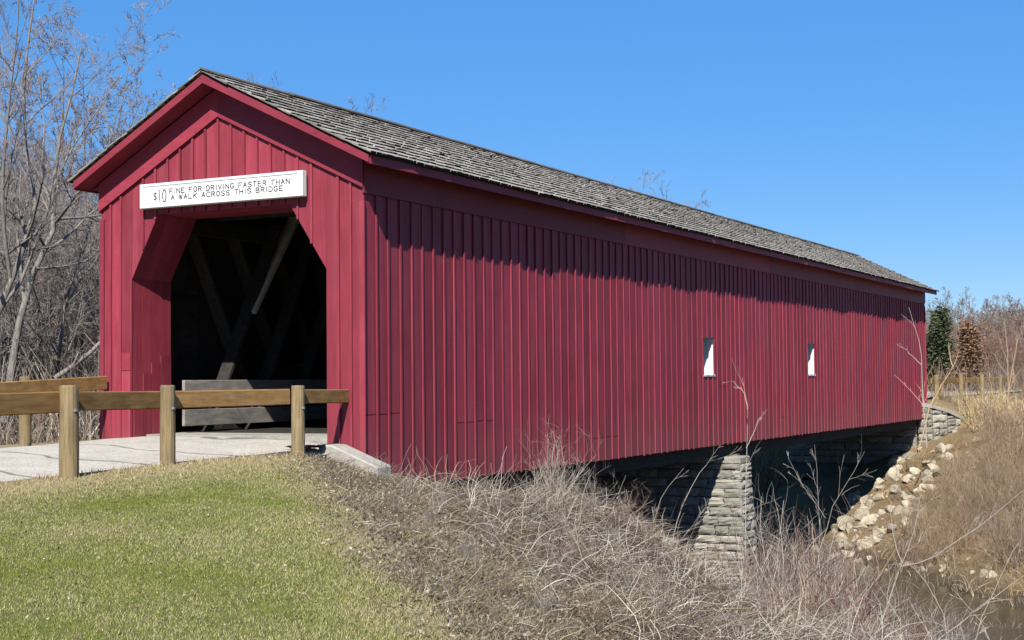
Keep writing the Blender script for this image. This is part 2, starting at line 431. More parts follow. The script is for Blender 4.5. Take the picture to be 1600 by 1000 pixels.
# side walls: every board and batten by itself
for side in (1, -1):
    xw = XR if side > 0 else XL
    mb = MB()
    for zc in (-0.45, 1.0 - 0.35, 2.3, 3.5):
        mb.box(xw - side * 0.045 - 0.04 * (side > 0) - 0.0, xw - side * 0.045 + 0.04 * (side < 0), 0.10, LEN - 0.10, zc - 0.06, zc + 0.06)
    wall = mb.build('side_wall', OLDTIMBER, bridge)
    if side > 0: wall['label'] = 'sunlit red board and batten side wall'
    x0, x1 = (xw - 0.042, xw - 0.014) if side > 0 else (xw + 0.014, xw + 0.042)
    variants = []
    for kx in range(6):
        zz = ZB + rng.uniform(-0.012, 0.012)
        variants.append(two_sided(bevelled(MB().box(x0, x1, 0.002, BW - 0.002, zz, ZF + 0.25).mesh('siding_board', RED), 0.003), -side))
    bx0, bx1 = (xw - 0.013, xw + 0.012) if side > 0 else (xw - 0.012, xw + 0.013)
    bvar = []
    for kx in range(6):
        wv_ = rng.uniform(0.020, 0.025); zz = ZB + rng.uniform(-0.02, 0.02)
        bvar.append(bevelled(MB().box(bx0, bx1, -wv_, wv_, zz, ZF - 0.003).mesh('batten', RED), 0.004))
    for i in range(NB):
        y0 = i * BW
        cut = [w for w in WINDOWS if side > 0 and w[1] > y0 and w[0] < y0 + BW]
        if cut: o = slabs(y0 + 0.002, y0 + BW - 0.002, ZB, ZF + 0.25, x0, x1, cut).build('siding_board', RED, wall)
        elif side > 0 and i in SEAM:
            zs = SEAM[i]
            mb = MB().box(x0, x1, y0 + 0.002, y0 + BW - 0.002, ZB + rng.uniform(-.02, .02), zs - 0.006).box(x0 - 0.004, x1 - 0.003, y0 + 0.002, y0 + BW - 0.002, zs + 0.006, ZF + 0.25)
            mb.build('siding_board', RED, wall)
        else:
            o = link('siding_board', rng.choice(variants), None, wall, (rng.uniform(-0.003, 0.003), y0, 0)); o.rotation_euler = (0, rng.gauss(0, 0.0006), 0)
        if i > 0 and (side > 0):
            hw = 0.023
            cut = [w for w in WINDOWS if w[1] > y0 - hw and w[0] < y0 + hw]
            if cut: slabs(y0 - hw, y0 + hw, ZB, ZF - 0.003, bx0, bx1, cut).build('batten', RED, wall)
            else: link('batten', rng.choice(bvar), None, wall, (rng.uniform(-0.002, 0.003), y0 + rng.uniform(-0.012, 0.012), 0))

# the two white-lined window openings
for wa, wb, w0, w1 in WINDOWS:
    win = MB().box(2.14, XR - 0.044, wa - 0.030, wa + 0.012, w0 - 0.03, w1 + 0.03).build('window', WHITE, bridge)
    MB().box(2.14, XR - 0.044, wb - 0.012, wb + 0.030, w0 - 0.03, w1 + 0.03).build('window_jamb', WHITE, win)
    MB().box(2.14, XR - 0.046, wa + 0.012, wb - 0.012, w1 - 0.014, w1 + 0.026).build('window_head', WHITE, win)
    MB().prism([(2.14, 0, w0 - 0.03), (XR + 0.012, 0, w0 - 0.045), (XR + 0.012, 0, w0 + 0.0), (2.14, 0, w0 + 0.02)], (0, wb - wa - 0.024, 0)).build('window_sill', WHITE, win, (0, wa + 0.012, 0))

# portal: vertical boards clipped by the gable and the chamfered opening
JL, JR, CZL, CZR, TL, TR, TZ = -1.96, 1.91, 2.53, 2.54, -1.40, 1.23, 3.58
def open_z(x):
    if x <= JL or x >= JR: return None
    if x < TL: return CZL + (x - JL) / (TL - JL) * (TZ - CZL)
    if x > TR: return CZR + (JR - x) / (JR - TR) * (TZ - CZR)
    return TZ
def clip_line(xs, fn):
    return [(x, fn(x)) for x in xs]
edges = [XL + i * (JL - XL) / 3 for i in range(3)] + [JL + i * (JR - JL) / 15 for i in range(15)] + [JR + i * (XR - JR) / 3 for i in range(4)]
portal_base = -0.22
def portal(yoff, rot):
    pw = empty('portal_wall', (0, 0, 0), bridge)
    mb = MB()
    mb.box(XL + 0.06, XL + 0.16, 0.032, 0.12, portal_base, 3.5); mb.box(XR - 0.16, XR - 0.06, 0.032, 0.12, portal_base, 3.5)
    mb.box(XL + 0.17, XR - 0.17, 0.032, 0.12, 3.72, 3.88)
    mb.build('frame', GREYWOOD, pw)
    for i in range(len(edges) - 1):
        a, b = edges[i] + 0.002, edges[i + 1] - 0.002
        xs = [a, b] + [q for q in (AX, TL, TR) if a < q < b]; xs.sort()
        top = [(x, roof_z(x) - 0.14) for x in xs]
        if open_z((a + b) / 2) is None:
            bot = [(a, portal_base + rng.uniform(-0.02, 0.01)), (b, portal_base + rng.uniform(-0.02, 0.01))]
        else:
            bot = [(x, open_z(min(max(x, JL + 1e-4), JR - 1e-4))) for x in xs]
        pts = [(x, 0, z) for x, z in bot] + [(x, 0, z) for x, z in top[::-1]]
        yo = rng.uniform(-0.003, 0.003)
        MB().prism([(x, y + yo, z) for x, y, z in pts], (0, 0.024, 0)).build('siding_board', RED, pw)
        if i > 0:
            e = edges[i]; oz = open_z(e)
            z0 = portal_base if oz is None else oz + 0.004
            if abs(e - JL) < 1e-6 or abs(e - JR) < 1e-6: continue
            hw = rng.uniform(0.016, 0.022)
            zt = roof_z(e) - 0.60
            MB().prism([(e - hw, -0.004, z0), (e + hw, -0.004, z0), (e + hw, -0.004, zt), (e - hw, -0.004, zt)], (0, -0.026, 0)).build('batten', RED, pw)
    # gable frieze, in two raking boards
    for sgn, xe in ((-1, XL - 0.012), (1, XR + 0.012)):
        lo0, lo1 = roof_z(xe) - 0.60, roof_z(AX) - 0.615
        MB().prism([(AX, -0.030, lo1), (AX, -0.030, roof_z(AX) - 0.15), (xe, -0.030, roof_z(xe) - 0.14), (xe, -0.030, lo0)], (0, -0.028, 0)).build('gable_frieze', RED_X, pw)
    # corner boards
    MB().box(XL - 0.014, XL + 0.075, -0.026, -0.005, portal_base, 3.56).build('corner_board', RED, pw)
    MB().box(XR - 0.075, XR + 0.021, -0.026, -0.005, portal_base - 0.2, 3.54).build('corner_board', RED, pw)
    # boarded lining of the opening, 0.95 m deep
    DEP = 0.95; nb = 4
    for i in range(nb):
        y0, y1 = 0.026 + i * (DEP / nb), 0.024 + (i + 1) * (DEP / nb) - 0.004
        o_ = rng.uniform(-0.003, 0.003)
        MB().box(JL - 0.028 + o_, JL - 0.004 + o_, y0, y1, portal_base, CZL).build('lining_board', RED, pw)
        MB().box(JR + 0.004 + o_, JR + 0.028 + o_, y0, y1, portal_base, CZR).build('lining_board', RED, pw)
        MB().prism([(JL - 0.004, y0, CZL + 0.003), (TL - 0.004, y0, TZ + 0.003), (TL - 0.026, y0, TZ + 0.018), (JL - 0.03, y0, CZL + 0.012)], (0, y1 - y0, 0)).build('lining_board', RED_X, pw)
        MB().prism([(JR + 0.004, y0, CZR + 0.003), (TR + 0.004, y0, TZ + 0.003), (TR + 0.026, y0, TZ + 0.018), (JR + 0.03, y0, CZR + 0.012)], (0, y1 - y0, 0)).build('lining_board', RED_X, pw)
        MB().box(TL + 0.002, TR - 0.002, y0, y1, TZ + 0.006, TZ + 0.03).build('lining_board', RED_X, pw)
    # back of the porch: boards that close the corners behind the lining
    mb = MB()
    mb.box(XL + 0.05, JL - 0.03, DEP + 0.02, DEP + 0.045, portal_base, 3.9); mb.box(JR + 0.03, XR - 0.05, DEP + 0.02, DEP + 0.045, portal_base, 3.9)
    mb.build('inner_partition', OLDTIMBER, pw)
    # patched repair boards low on the left jamb
    if rot == 0:
        for (xa, xb, z0, z1) in ((-2.38, -2.18, portal_base + 0.01, 0.42), (-2.16, -1.975, portal_base + 0.01, 1.02), (-2.16, -1.975, 1.03, 1.32)):
            MB().box(xa, xb, -0.018, -0.0045, z0, z1).build('patch_board', RED, pw)
        for (ya, yb, z0, z1) in ((0.28, 0.47, portal_base + 0.01, 0.98), (0.48, 0.70, portal_base + 0.01, 1.15), (0.71, 0.96, portal_base + 0.01, 1.28), (0.05, 0.27, portal_base + 0.01, 0.62)):
            MB().box(JL - 0.002, JL + 0.014, ya, yb, z0, z1).build('patch_board', RED, pw)
    pw.location = (0, yoff, 0); pw.rotation_euler = (0, 0, rot)
    return pw
pw = portal(0, 0); pw['label'] = 'gabled red portal front with chamfered opening'
portal(LEN, math.pi)

# roof: deck, rakes, fascias, soffits, shingles
mb = MB()
TH = 0.03
y0r, y1r = -OY - 0.01, LEN + OYF
for xe in (EAVE_L, EAVE_R):
    mb.prism([(AX, y0r + 0.05, Z_RIDGE), (xe, y0r + 0.05, Z_EAVE), (xe, y0r + 0.05, Z_EAVE + TH), (AX, y0r + 0.05, Z_RIDGE + TH)], (0, y1r - y0r - 0.05, 0))
roof = mb.build('roof', OLDTIMBER, bridge)
for ye in (-OY, LEN + OYF - 0.03):
    for xe in (EAVE_L + 0.02, EAVE_R - 0.02):
        MB().prism([(AX, ye, Z_RIDGE - 0.135), (xe, ye, roof_z(xe) - 0.125), (xe, ye, roof_z(xe) - 0.004), (AX, ye, Z_RIDGE - 0.004)], (0, 0.028, 0)).build('rake_board', RED_X, roof)
for xe, sg in ((EAVE_L, -1), (EAVE_R, 1)):
    za = Z_EAVE - 0.004
    MB().box(min(xe, xe - sg * 0.028), max(xe, xe - sg * 0.028), -OY + 0.03, LEN + OYF - 0.032, za - 0.125, za).build('fascia', RED_X, roof)
    xw = XR if sg > 0 else XL
    # raking soffit under the front and back overhang, sloping soffit under the eave
    for ya, yb in ((-OY + 0.03, -0.032), (LEN + 0.032, LEN + OYF - 0.034)):
        MB().prism([(AX, ya, Z_RIDGE - 0.115), (xe - sg * 0.03, ya, roof_z(xe - sg * 0.03) - 0.108), (xe - sg * 0.03, ya, roof_z(xe - sg * 0.03) - 0.088), (AX, ya, Z_RIDGE - 0.095)], (0, yb - ya, 0)).build('soffit', RED_X, roof)
    xi = xw + sg * 0.03
    MB().prism([(xe - sg * 0.03, 0, Z_EAVE - 0.105), (xi, 0, Z_EAVE - 0.085 + 0.03), (xi, 0, Z_EAVE - 0.06 + 0.03), (xe - sg * 0.03, 0, Z_EAVE - 0.085)], (0, LEN + 0.05, 0)).build('soffit', RED_X, roof, (0, -0.028, 0))
    # wide frieze board at the head of the side wall, in four lengths
    ln = LEN / 4
    for j in range(4):
        MB().box(min(xw - sg * 0.013, xw + sg * 0.022), max(xw - sg * 0.013, xw + sg * 0.022), j * ln + 0.003 - 0.03 * (j == 0), (j + 1) * ln - 0.003 + 0.03 * (j == 3), ZF, Z_EAVE - 0.02).build('side_frieze', RED_X, roof)
    # rafters behind
    mb = MB()
    for y in np.arange(0.4, LEN, 1.2):
        mb.prism([(AX + sg * 0.03, y, Z_RIDGE - 0.15), (xw - sg * 0.1, y, roof_z(xw - sg * 0.1) - 0.15), (xw - sg * 0.1, y, roof_z(xw - sg * 0.1) - 0.01), (AX + sg * 0.03, y, Z_RIDGE - 0.01)], (0, 0.06, 0))
    mb.build('rafters', OLDTIMBER, roof)

nr = np.random.default_rng(11)
def shingle_side(xe, rows=13):
    a = np.array([xe, Z_EAVE]); r_ = np.array([AX, Z_RIDGE]); d = (r_ - a); Ls = np.linalg.norm(d); d /= Ls
    nrmv = np.array([-d[1], d[0]]); nrmv = nrmv if nrmv[1] > 0 else -nrmv
    V = []; Fc = []; Cc = []; ex = (Ls + 0.03) / rows; n = 0
    wob = lambda y, q: 0.012 * math.sin(y * 0.9 + q) + 0.008 * math.sin(y * 2.3 + 2 * q)
    for i in range(rows):
        y = y0r - 0.03 + nr.uniform(-0.01, 0.01)
        while y < y1r + 0.02:
            w = nr.uniform(0.08, 0.22)
            b0 = i * ex - 0.045 + nr.normal(0, 0.010) + wob(y, 0.5); b1 = b0 + ex * 1.5
            lift = max(0.0, nr.normal(0, 0.005)) + (nr.random() < 0.03) * nr.uniform(0, 0.015)
            th = nr.uniform(0.034, 0.052)
            h0 = TH + 0.040 + lift; h1 = TH + 0.006 + nr.uniform(0, 0.002)
            if b1 > Ls + 0.05:
                f_ = (Ls + 0.05 - b0) / (b1 - b0); b1 = Ls + 0.05; h1 = h0 + (h1 - h0) * f_
            ya, yb = y + 0.003, y + w - 0.003
            for yy in (ya, yb):
                for (bb, hh) in ((b0, h0 - th), (b0, h0), (b0, h0), (b1, h1)):
                    p = a + d * bb + nrmv * hh; V.append((p[0], yy, p[1]))
            Fc += [(n, n + 1, n + 5, n + 4), (n + 2, n + 3, n + 7, n + 6), (n, n + 3, n + 2, n + 2), (n + 4, n + 6, n + 7, n + 7)]
            g_ = nr.choice([0.40, 0.46, 0.34, 0.20, 0.52], p=[.3, .3, .2, .08, .12]) * nr.uniform(0.85, 1.15)
            patch = 0.5 + 0.5 * math.sin(y * 0.55 + i * 0.5) * math.sin(y * 0.23 + i * 0.8 + 1)
            g_ *= 0.80 + 0.25 * patch
            top_ = (g_ * 0.88, g_ * 0.82, g_ * 0.73); end_ = (0.035, 0.031, 0.027)  # dark end grain also stands in for the shadow line under each butt
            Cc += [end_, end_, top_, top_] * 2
            n += 8; y += w
    return V, Fc, Cc
V, Fc, Cc = [], [], []
for xe in (EAVE_R, EAVE_L):
    v_, f_, c_ = shingle_side(xe); o_ = len(V); V += v_; Fc += [tuple(i + o_ for i in q) for q in f_]; Cc += c_
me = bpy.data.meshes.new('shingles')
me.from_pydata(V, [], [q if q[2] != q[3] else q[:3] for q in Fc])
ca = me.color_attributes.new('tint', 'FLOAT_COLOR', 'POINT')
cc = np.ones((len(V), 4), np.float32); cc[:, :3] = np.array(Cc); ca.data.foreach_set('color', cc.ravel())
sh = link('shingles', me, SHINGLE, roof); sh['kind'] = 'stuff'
yy = y0r - 0.03
while yy < y1r:                                   # ridge capping, board by board
    w = rng.uniform(1.6, 2.6); y2 = min(yy + w, y1r + 0.02); dz = rng.uniform(0, 0.012)
    mb = MB()
    for sgn, xe in ((1, EAVE_R), (-1, EAVE_L)):
        sl = (Z_EAVE - Z_RIDGE) / abs(xe - AX); wd = 0.13
        zt = Z_RIDGE + TH + 0.075 + dz
        mb.prism([(AX, yy + 0.004, zt), (AX + sgn * wd, yy + 0.004, zt + sl * wd), (AX + sgn * wd, yy + 0.004, zt + sl * wd - 0.022), (AX, yy + 0.004, zt - 0.022)], (0, y2 - yy - 0.008, 0))
    mb.build('ridge_cap', GREYWOOD, roof)
    yy = y2

# lattice trusses, deck and guard planks inside
DECK = -0.03
for sg in (-1, 1):
    xt = -2.02 if sg < 0 else 2.0
    mb = MB()
    for zc in (0.55, 3.55, -0.35):
        mb.box(xt - 0.11, xt + 0.11, 1.05, LEN - 1.05, zc - 0.13, zc + 0.13)
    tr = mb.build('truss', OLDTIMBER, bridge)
    run = 2.35; zlo, zhi = -0.5, 3.75
    ups = [MB().bar((0, 0, zlo), (0, run * d_, zhi), 0.07, 0.26, (1, 0, 0)).mesh('brace', OLDTIMBER) for d_ in (1, -1)]
    for me_ in ups: bevelled(me_, 0.006)
    y = 1.5
    while y < LEN - 1.6:
        for d_, dx in ((1, 0.16), (-1, -0.16)):
            if 1.0 < y + d_ * run < LEN - 1.0:
                link('brace', ups[0 if d_ > 0 else 1], None, tr, (xt + dx, y, 0))
        y += 1.22
    xg = -1.70 if sg < 0 else 1.68
    for z0, z1 in ((0.08, 0.36), (0.68, 0.86)):
        y = 0.98
        while y < LEN - 1:
            y2 = min(y + 4.8, LEN - 0.98)
            MB().box(xg - 0.03, xg + 0.03, y + 0.004, y2 - 0.004, z0, z1).build('guard_plank', PLANKWOOD, bridge, bevel=0.006); y = y2
LITWOOD = bare_wood('lit_brace_tone', [(0.3, (0.50, 0.46, 0.40)), (0.7, (0.75, 0.70, 0.62))], (4, 4, 0.8))  # light caught by one brace is put into this pale colour
MB().bar((-1.78, 2.93, 2.08), (-1.78, 4.32, 3.95), 0.07, 0.24, (1, 0, 0)).build('brace', LITWOOD, bridge)['label'] = 'short diagonal brace painted pale where light catches it'
for i in range(46):
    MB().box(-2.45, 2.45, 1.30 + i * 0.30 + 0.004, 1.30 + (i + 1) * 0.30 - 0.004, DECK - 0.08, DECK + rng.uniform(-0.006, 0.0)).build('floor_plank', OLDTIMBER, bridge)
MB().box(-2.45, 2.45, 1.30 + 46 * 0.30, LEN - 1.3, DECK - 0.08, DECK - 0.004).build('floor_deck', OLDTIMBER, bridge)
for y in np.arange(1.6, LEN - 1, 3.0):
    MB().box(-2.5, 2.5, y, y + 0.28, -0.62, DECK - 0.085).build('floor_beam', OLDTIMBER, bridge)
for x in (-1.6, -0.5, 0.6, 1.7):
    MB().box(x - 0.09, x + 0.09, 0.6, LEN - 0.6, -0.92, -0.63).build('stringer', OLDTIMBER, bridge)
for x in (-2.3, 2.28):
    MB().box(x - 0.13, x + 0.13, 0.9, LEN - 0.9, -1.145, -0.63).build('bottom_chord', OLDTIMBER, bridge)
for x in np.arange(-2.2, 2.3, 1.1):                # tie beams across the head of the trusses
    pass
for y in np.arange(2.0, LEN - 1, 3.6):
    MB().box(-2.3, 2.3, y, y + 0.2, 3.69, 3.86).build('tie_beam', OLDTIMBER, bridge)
MB().box(-1.95, 1.90, 0.34, 1.294, -0.30, -0.035).build('door_sill', CONCRETE, bridge)['label'] = 'pale concrete sill in the portal'

# ------------------------------------------------------------------ sign
SX0, SX1, SZ0, SZ1, SY = -1.645, 1.593, 3.663, 4.061, -0.17
sign = empty('warning_sign', (-0.02, SY, SZ0)); tag(sign, 'long white wooden sign with worn black lettering above the bridge portal', 'sign')
MB().box(SX0 + 0.02, SX1 + 0.02, 0.0, 0.115, 0, SZ1 - SZ0).build('board', WHITE, sign, bevel=0.008)
k = NT('worn_black_lettering'); nn = k.noise(k.coords((1, 1, 1)), 14.0, 4, 0.7)
LETTER = k.done(k.ramp(nn, [(0.52, (0.03, 0.03, 0.035)), (0.68, (0.5, 0.5, 0.5))]), 0.8, 0.1)
k = NT('faded_rule_paint'); RULE = k.done((0.13, 0.135, 0.16), 0.8, 0.1)
G = {'A': [[(0, 0), (.5, 1), (1, 0)], [(.2, .38), (.8, .38)]], 'B': [[(0, 0), (0, 1), (.7, 1), (.9, .8), (.7, .53), (0, .53)], [(.7, .53), (1, .28), (.75, 0), (0, 0)]],
     'C': [[(1, .85), (.7, 1), (.3, 1), (0, .7), (0, .3), (.3, 0), (.7, 0), (1, .15)]], 'D': [[(0, 0), (0, 1), (.6, 1), (1, .7), (1, .3), (.6, 0), (0, 0)]],
     'E': [[(1, 1), (0, 1), (0, 0), (1, 0)], [(0, .53), (.8, .53)]], 'F': [[(1, 1), (0, 1), (0, 0)], [(0, .53), (.8, .53)]],
     'G': [[(1, .85), (.7, 1), (.3, 1), (0, .7), (0, .3), (.3, 0), (.7, 0), (1, .2), (1, .45), (.6, .45)]], 'H': [[(0, 0), (0, 1)], [(1, 0), (1, 1)], [(0, .5), (1, .5)]],
     'I': [[(.5, 0), (.5, 1)]], 'K': [[(0, 0), (0, 1)], [(1, 1), (0, .42)], [(.3, .58), (1, 0)]], 'L': [[(0, 1), (0, 0), (1, 0)]], 'N': [[(0, 0), (0, 1), (1, 0), (1, 1)]],
     'O': [[(.3, 0), (0, .3), (0, .7), (.3, 1), (.7, 1), (1, .7), (1, .3), (.7, 0), (.3, 0)]], 'R': [[(0, 0), (0, 1), (.7, 1), (1, .78), (.7, .52), (0, .52)], [(.5, .52), (1, 0)]],
     'S': [[(1, .85), (.7, 1), (.3, 1), (0, .78), (.2, .57), (.8, .45), (1, .22), (.7, 0), (.3, 0), (0, .15)]], 'T': [[(0, 1), (1, 1)], [(.5, 1), (.5, 0)]],
     'V': [[(0, 1), (.5, 0), (1, 1)]], 'W': [[(0, 1), (.25, 0), (.5, .8), (.75, 0), (1, 1)]], '1': [[(.5, 0), (.5, 1)]], '0': [[(.3, 0), (0, .3), (0, .7), (.3, 1), (.7, 1), (1, .7), (1, .3), (.7, 0), (.3, 0)]],
     '$': [[(1, .8), (.7, .9), (.3, .9), (0, .72), (.2, .55), (.8, .45), (1, .28), (.7, .1), (.3, .1), (0, .2)], [(.5, 0), (.5, 1)]]}
W_, H_ = SX1 - SX0, SZ1 - SZ0
def text(s, u0, u1, z0, z1, sw):
    adv = [0.55 if ch == 'I' else (0.7 if ch == ' ' else 1.0) for ch in s]
    cell = (u1 - u0) / (sum(adv) - 0.35); u = u0
    for ch, a_ in zip(s, adv):
        if ch in G:
            w = cell * (0.64 if ch != 'I' else 0.2)
            mb = MB()
            for st in G[ch]:
                for (p, q) in zip(st[:-1], st[1:]):
                    A_ = (u + p[0] * w, 0, z0 + p[1] * (z1 - z0)); B_ = (u + q[0] * w, 0, z0 + q[1] * (z1 - z0))
                    dd = Vector(B_) - Vector(A_); dd.normalize()
                    mb.bar(Vector(A_) - dd * sw * 0.4, Vector(B_) + dd * sw * 0.4, sw, 0.002, (0, -1, 0))
            mb.build('letter', LETTER, sign).location = (0, -0.002, 0)
        u += a_ * cell
fu = lambda u: SX0 + 0.02 + u * W_
text('FINE FOR DRIVING FASTER THAN', fu(.195), fu(.925), H_ * (1 - .475), H_ * (1 - .285), 0.014)
text('A WALK ACROSS THIS BRIDGE', fu(.205), fu(.885), H_ * (1 - .73), H_ * (1 - .54), 0.014)
text('$', fu(.093), fu(.112), H_ * .30, H_ * .62, 0.013)
text('10', fu(.118), fu(.172), H_ * .22, H_ * .70, 0.018)
MB().box(fu(.022), fu(.972), -0.002, 0.0005, H_ * .868, H_ * .895).build('rule', RULE, sign)

# ------------------------------------------------------------------ guard rails on the approach
def post_mesh(h, r, seed):
    rr = random.Random(seed); n = 14; vs = []; zs = [-0.5, 0.0, h * .35, h * .7, h - 0.02, h]
    for q, z in enumerate(zs):
        for j in range(n):
            a = 2 * math.pi * j / n; ra = r * (1 - 0.05 * max(z, 0) / h) * (1 + rr.uniform(-.02, .02)) * (0.93 if q == len(zs) - 1 else 1)
            vs.append((ra * math.cos(a), ra * math.sin(a), z + (rr.uniform(-.004, .004) if q > 2 else 0)))
    fs = [(q * n + j, q * n + (j + 1) % n, (q + 1) * n + (j + 1) % n, (q + 1) * n + j) for q in range(len(zs) - 1) for j in range(n)]
    fs.append(tuple((len(zs) - 1) * n + j for j in range(n)))
    return MB().poly(vs, fs).mesh('post', POSTWOOD)

def guard_rail(name, label, posts, railpts, rail_side):
    g_ = empty(name, (posts[0][0], posts[0][1], posts[0][2])); tag(g_, label, 'guard rail', 'timber guard rails beside the approach')
    o0_ = Vector(posts[0][:3])
    for i, (x, y, z, h, r) in enumerate(posts):
        link('post', post_mesh(h, r, i + len(label)), None, g_, Vector((x, y, z)) - o0_)
        mb = MB(); sgx = 1 if rail_side < 0 else -1
        for dy in (-0.02,):
            a = Vector((x + sgx * r * 0.9, y + dy, z + h * 0.68)) - o0_; mb.bar(a, a + Vector((sgx * 0.035, 0, 0)), 0.03, 0.03)
        mb.build('bolt', DARKMETAL, g_)
    for (a, b, hh) in railpts:
        a, b = Vector(a) - o0_, Vector(b) - o0_
        me_ = MB().bar(a, b, 0.075, hh).mesh('rail', RAILWOOD); bevelled(me_, 0.012)
        link('rail', me_, None, g_)
    return g_
p1 = pix(108, 724, 16.8); p2 = pix(262, 714, 18.6); p3 = pix(466, 711, 20.9); pf = pix(43, 684, 22.9)
posts = [(p1[0], p1[1], p1[2], 0.89, 0.112), (p2[0], p2[1], p2[2], 0.905, 0.100), (p3[0], p3[1], p3[2], 0.985, 0.098), (2.45, -8.9, -0.22, 0.9, 0.11)]
def railz(x_, y0, y1, z0, z1): return None
xr_ = 2.40
e0 = pix(557, 619, 22.55); e3r = pix(480, 618, 20.9)
m3 = pix(463, 620, 20.85); m2 = pix(266, 625, 18.6); l2 = pix(266, 625, 18.6); l1 = pix(110, 627, 16.8); k1 = pix(110, 628, 16.8); k0 = pix(-5, 633, 15.8)
kd = (k0 - k1) / np.linalg.norm(k0 - k1)
nx_ = np.array([-0.135, 0, 0])
rails = [(m3 + nx_ * 0.6 + (e3r - m3) * 0.2, e0 + np.array([-0.02, 0.10, 0]), 0.205), (m2 + nx_ * 1.05, m3 + nx_ * 1.0, 0.225), (l1 + nx_ * 1.1, l2 + nx_ * 1.1 - (l2 - l1) * 0.01, 0.225), (k1 + nx_ * 1.1 + kd * 3.0, k1 + nx_ * 1.1 + kd * 0.01, 0.245)]
guard_rail('guard_rail', 'timber guard rail with round posts beside the lawn, its end against the portal', posts, rails, -1)
f0 = pix(165, 598, 24.4); f1 = pix(0, 609, 21.9); fd = (f1 - f0) / np.linalg.norm(f1 - f0)
guard_rail('guard_rail', 'shorter timber guard rail on the far road edge backed by bare woods',
           [(pf[0] - 0.05, pf[1], pf[2] - 0.02, 0.97, 0.095), (pf[0] - 0.1, pf[1] - 3.0, pf[2] - 0.08, 0.97, 0.095)], [(f0, f0 + fd * 6.5, 0.225)], 1)

fr_posts = [(2.75, 41.6 + 2.6 * i, ground_z(2.75, 41.6 + 2.6 * i), 0.98, 0.10) for i in (0, 2, 4, 6)]
guard_rail('guard_rail', 'weathered timber guard rail on the far approach past the bridge end', fr_posts, [((2.62, 41.2 + 5.2 * i + 0.01, 0.62), (2.62, 41.2 + 5.2 * (i + 1) - 0.01, 0.62), 0.22) for i in range(4)], -1)
fr = MB().poly([(-2.6, 40.4, -0.05), (2.45, 40.4, -0.05), (2.45, 95, -0.05), (-2.6, 95, -0.05)], [(0, 1, 2, 3)]).build('road', PAVING); tag(fr, kind='structure')
# concrete kerb wedge and black sheet built for a jagged shadow at the near portal corner
kb = MB().prism([(2.06, -0.46, -0.42), (3.10, -0.46, -0.75), (3.10, -0.46, -0.44), (2.30, -0.46, -0.135), (2.06, -0.46, -0.125)], (0, 0.40, 0)).build('concrete_kerb', CONCRETE, bevel=0.02)
tag(kb, 'sloping pale concrete kerb block at the foot of the portal corner', 'kerb')
rr = np.random.default_rng(4); gxs, gys = np.meshgrid(np.linspace(1.80, 2.20, 12), np.linspace(-0.95, -0.42, 12))
gz = -0.17 + 0.05 * rr.random(gxs.shape); ix = np.arange(gxs.size).reshape(gxs.shape)
fq = np.stack([ix[:-1, :-1], ix[:-1, 1:], ix[1:, 1:], ix[1:, :-1]], -1).reshape(-1, 4)
ps = link('shadow_sheet', np_mesh('shadow_sheet', np.stack([gxs + 0.05 * rr.random(gxs.shape) * np.sin(gys * 20), gys, gz], -1).reshape(-1, 3), fq, BLACKSHEET))
tag(ps, 'crumpled black sheet standing in for jagged shadow on the ground beside the concrete kerb', 'shadow sheet')

# ------------------------------------------------------------------ masonry
def rough_block(seed):
    """rock-faced block, unit cube, face towards -y"""
    rr = random.Random(seed); n = 4; vs = []; fs = []
    for j in range(n + 1):
        for i in range(n + 1):
            u, v_ = i / n - .5, j / n - .5
            edge = (i in (0, n)) or (j in (0, n))
            vs.append((u * (1 if not edge else 1) + (rr.uniform(-.04, .04) if edge else 0), -0.5 - (0.0 if edge else rr.uniform(0.06, 0.26)), v_ + (rr.uniform(-.05, .05) if edge else 0)))
    for j in range(n):
        for i in range(n):
            a = j * (n + 1) + i; fs.append((a, a + 1, a + n + 2, a + n + 1))
    b0 = len(vs); ring = [i for i in range(n + 1)] + [j * (n + 1) + n for j in range(1, n + 1)] + [n * (n + 1) + i for i in range(n - 1, -1, -1)] + [j * (n + 1) for j in range(n - 1, 0, -1)]
    for r_ in ring: vs.append((vs[r_][0] * 0.98, 0.3, vs[r_][2] * 0.98))
    m = len(ring)
    for q in range(m): fs.append((ring[q], b0 + q, b0 + (q + 1) % m, ring[(q + 1) % m]))
    return MB().poly(vs, fs).mesh('stone', None, True)
BLOCKS = [rough_block(s) for s in range(10)]
for b_ in BLOCKS: b_.materials.append(LIMESTONE)

def course_wall(parent, A, B, z0, z1, ch, batter, seed, lens=(0.35, 0.75), depth=0.22, out=None, zclip=None):
    """courses of stones on the vertical face from A to B (xy); batter leans it outward per metre going down"""
    rr = random.Random(seed); A, B = Vector((*A, 0)), Vector((*B, 0)); d = (B - A); Lw = d.length; d.normalize()
    nrmv = Vector((d.y, -d.x, 0)); rz = math.atan2(d.y, d.x); z = z0; zt = z1; row = 0
    while z < zt - 0.05:
        h = min(ch * rr.uniform(0.85, 1.15), zt - z)
        o_ = nrmv * (batter * (z1 - z - h / 2)); ext = batter * (z1 - z - h / 2)
        u = -ext; end = Lw + ext
        while u < end - 0.02:
            w = rr.uniform(*lens)
            if end - u - w < lens[0] * 0.6: w = end - u
            c_ = A + d * (u + w / 2) + o_
            if zclip is None or z + h > zclip(c_.x, c_.y):
                o = link('stone', rr.choice(BLOCKS), None, parent)
                o.location = (c_.x + nrmv.x * (-depth / 2), c_.y + nrmv.y * (-depth / 2), z + h / 2)
                o.location = Vector(o.location) - parent.location
                o.rotation_euler = (0, 0, rz); o.scale = (w - 0.022, depth * rr.uniform(0.9, 1.12), h - 0.022)
            u += w
        z += h; row += 1

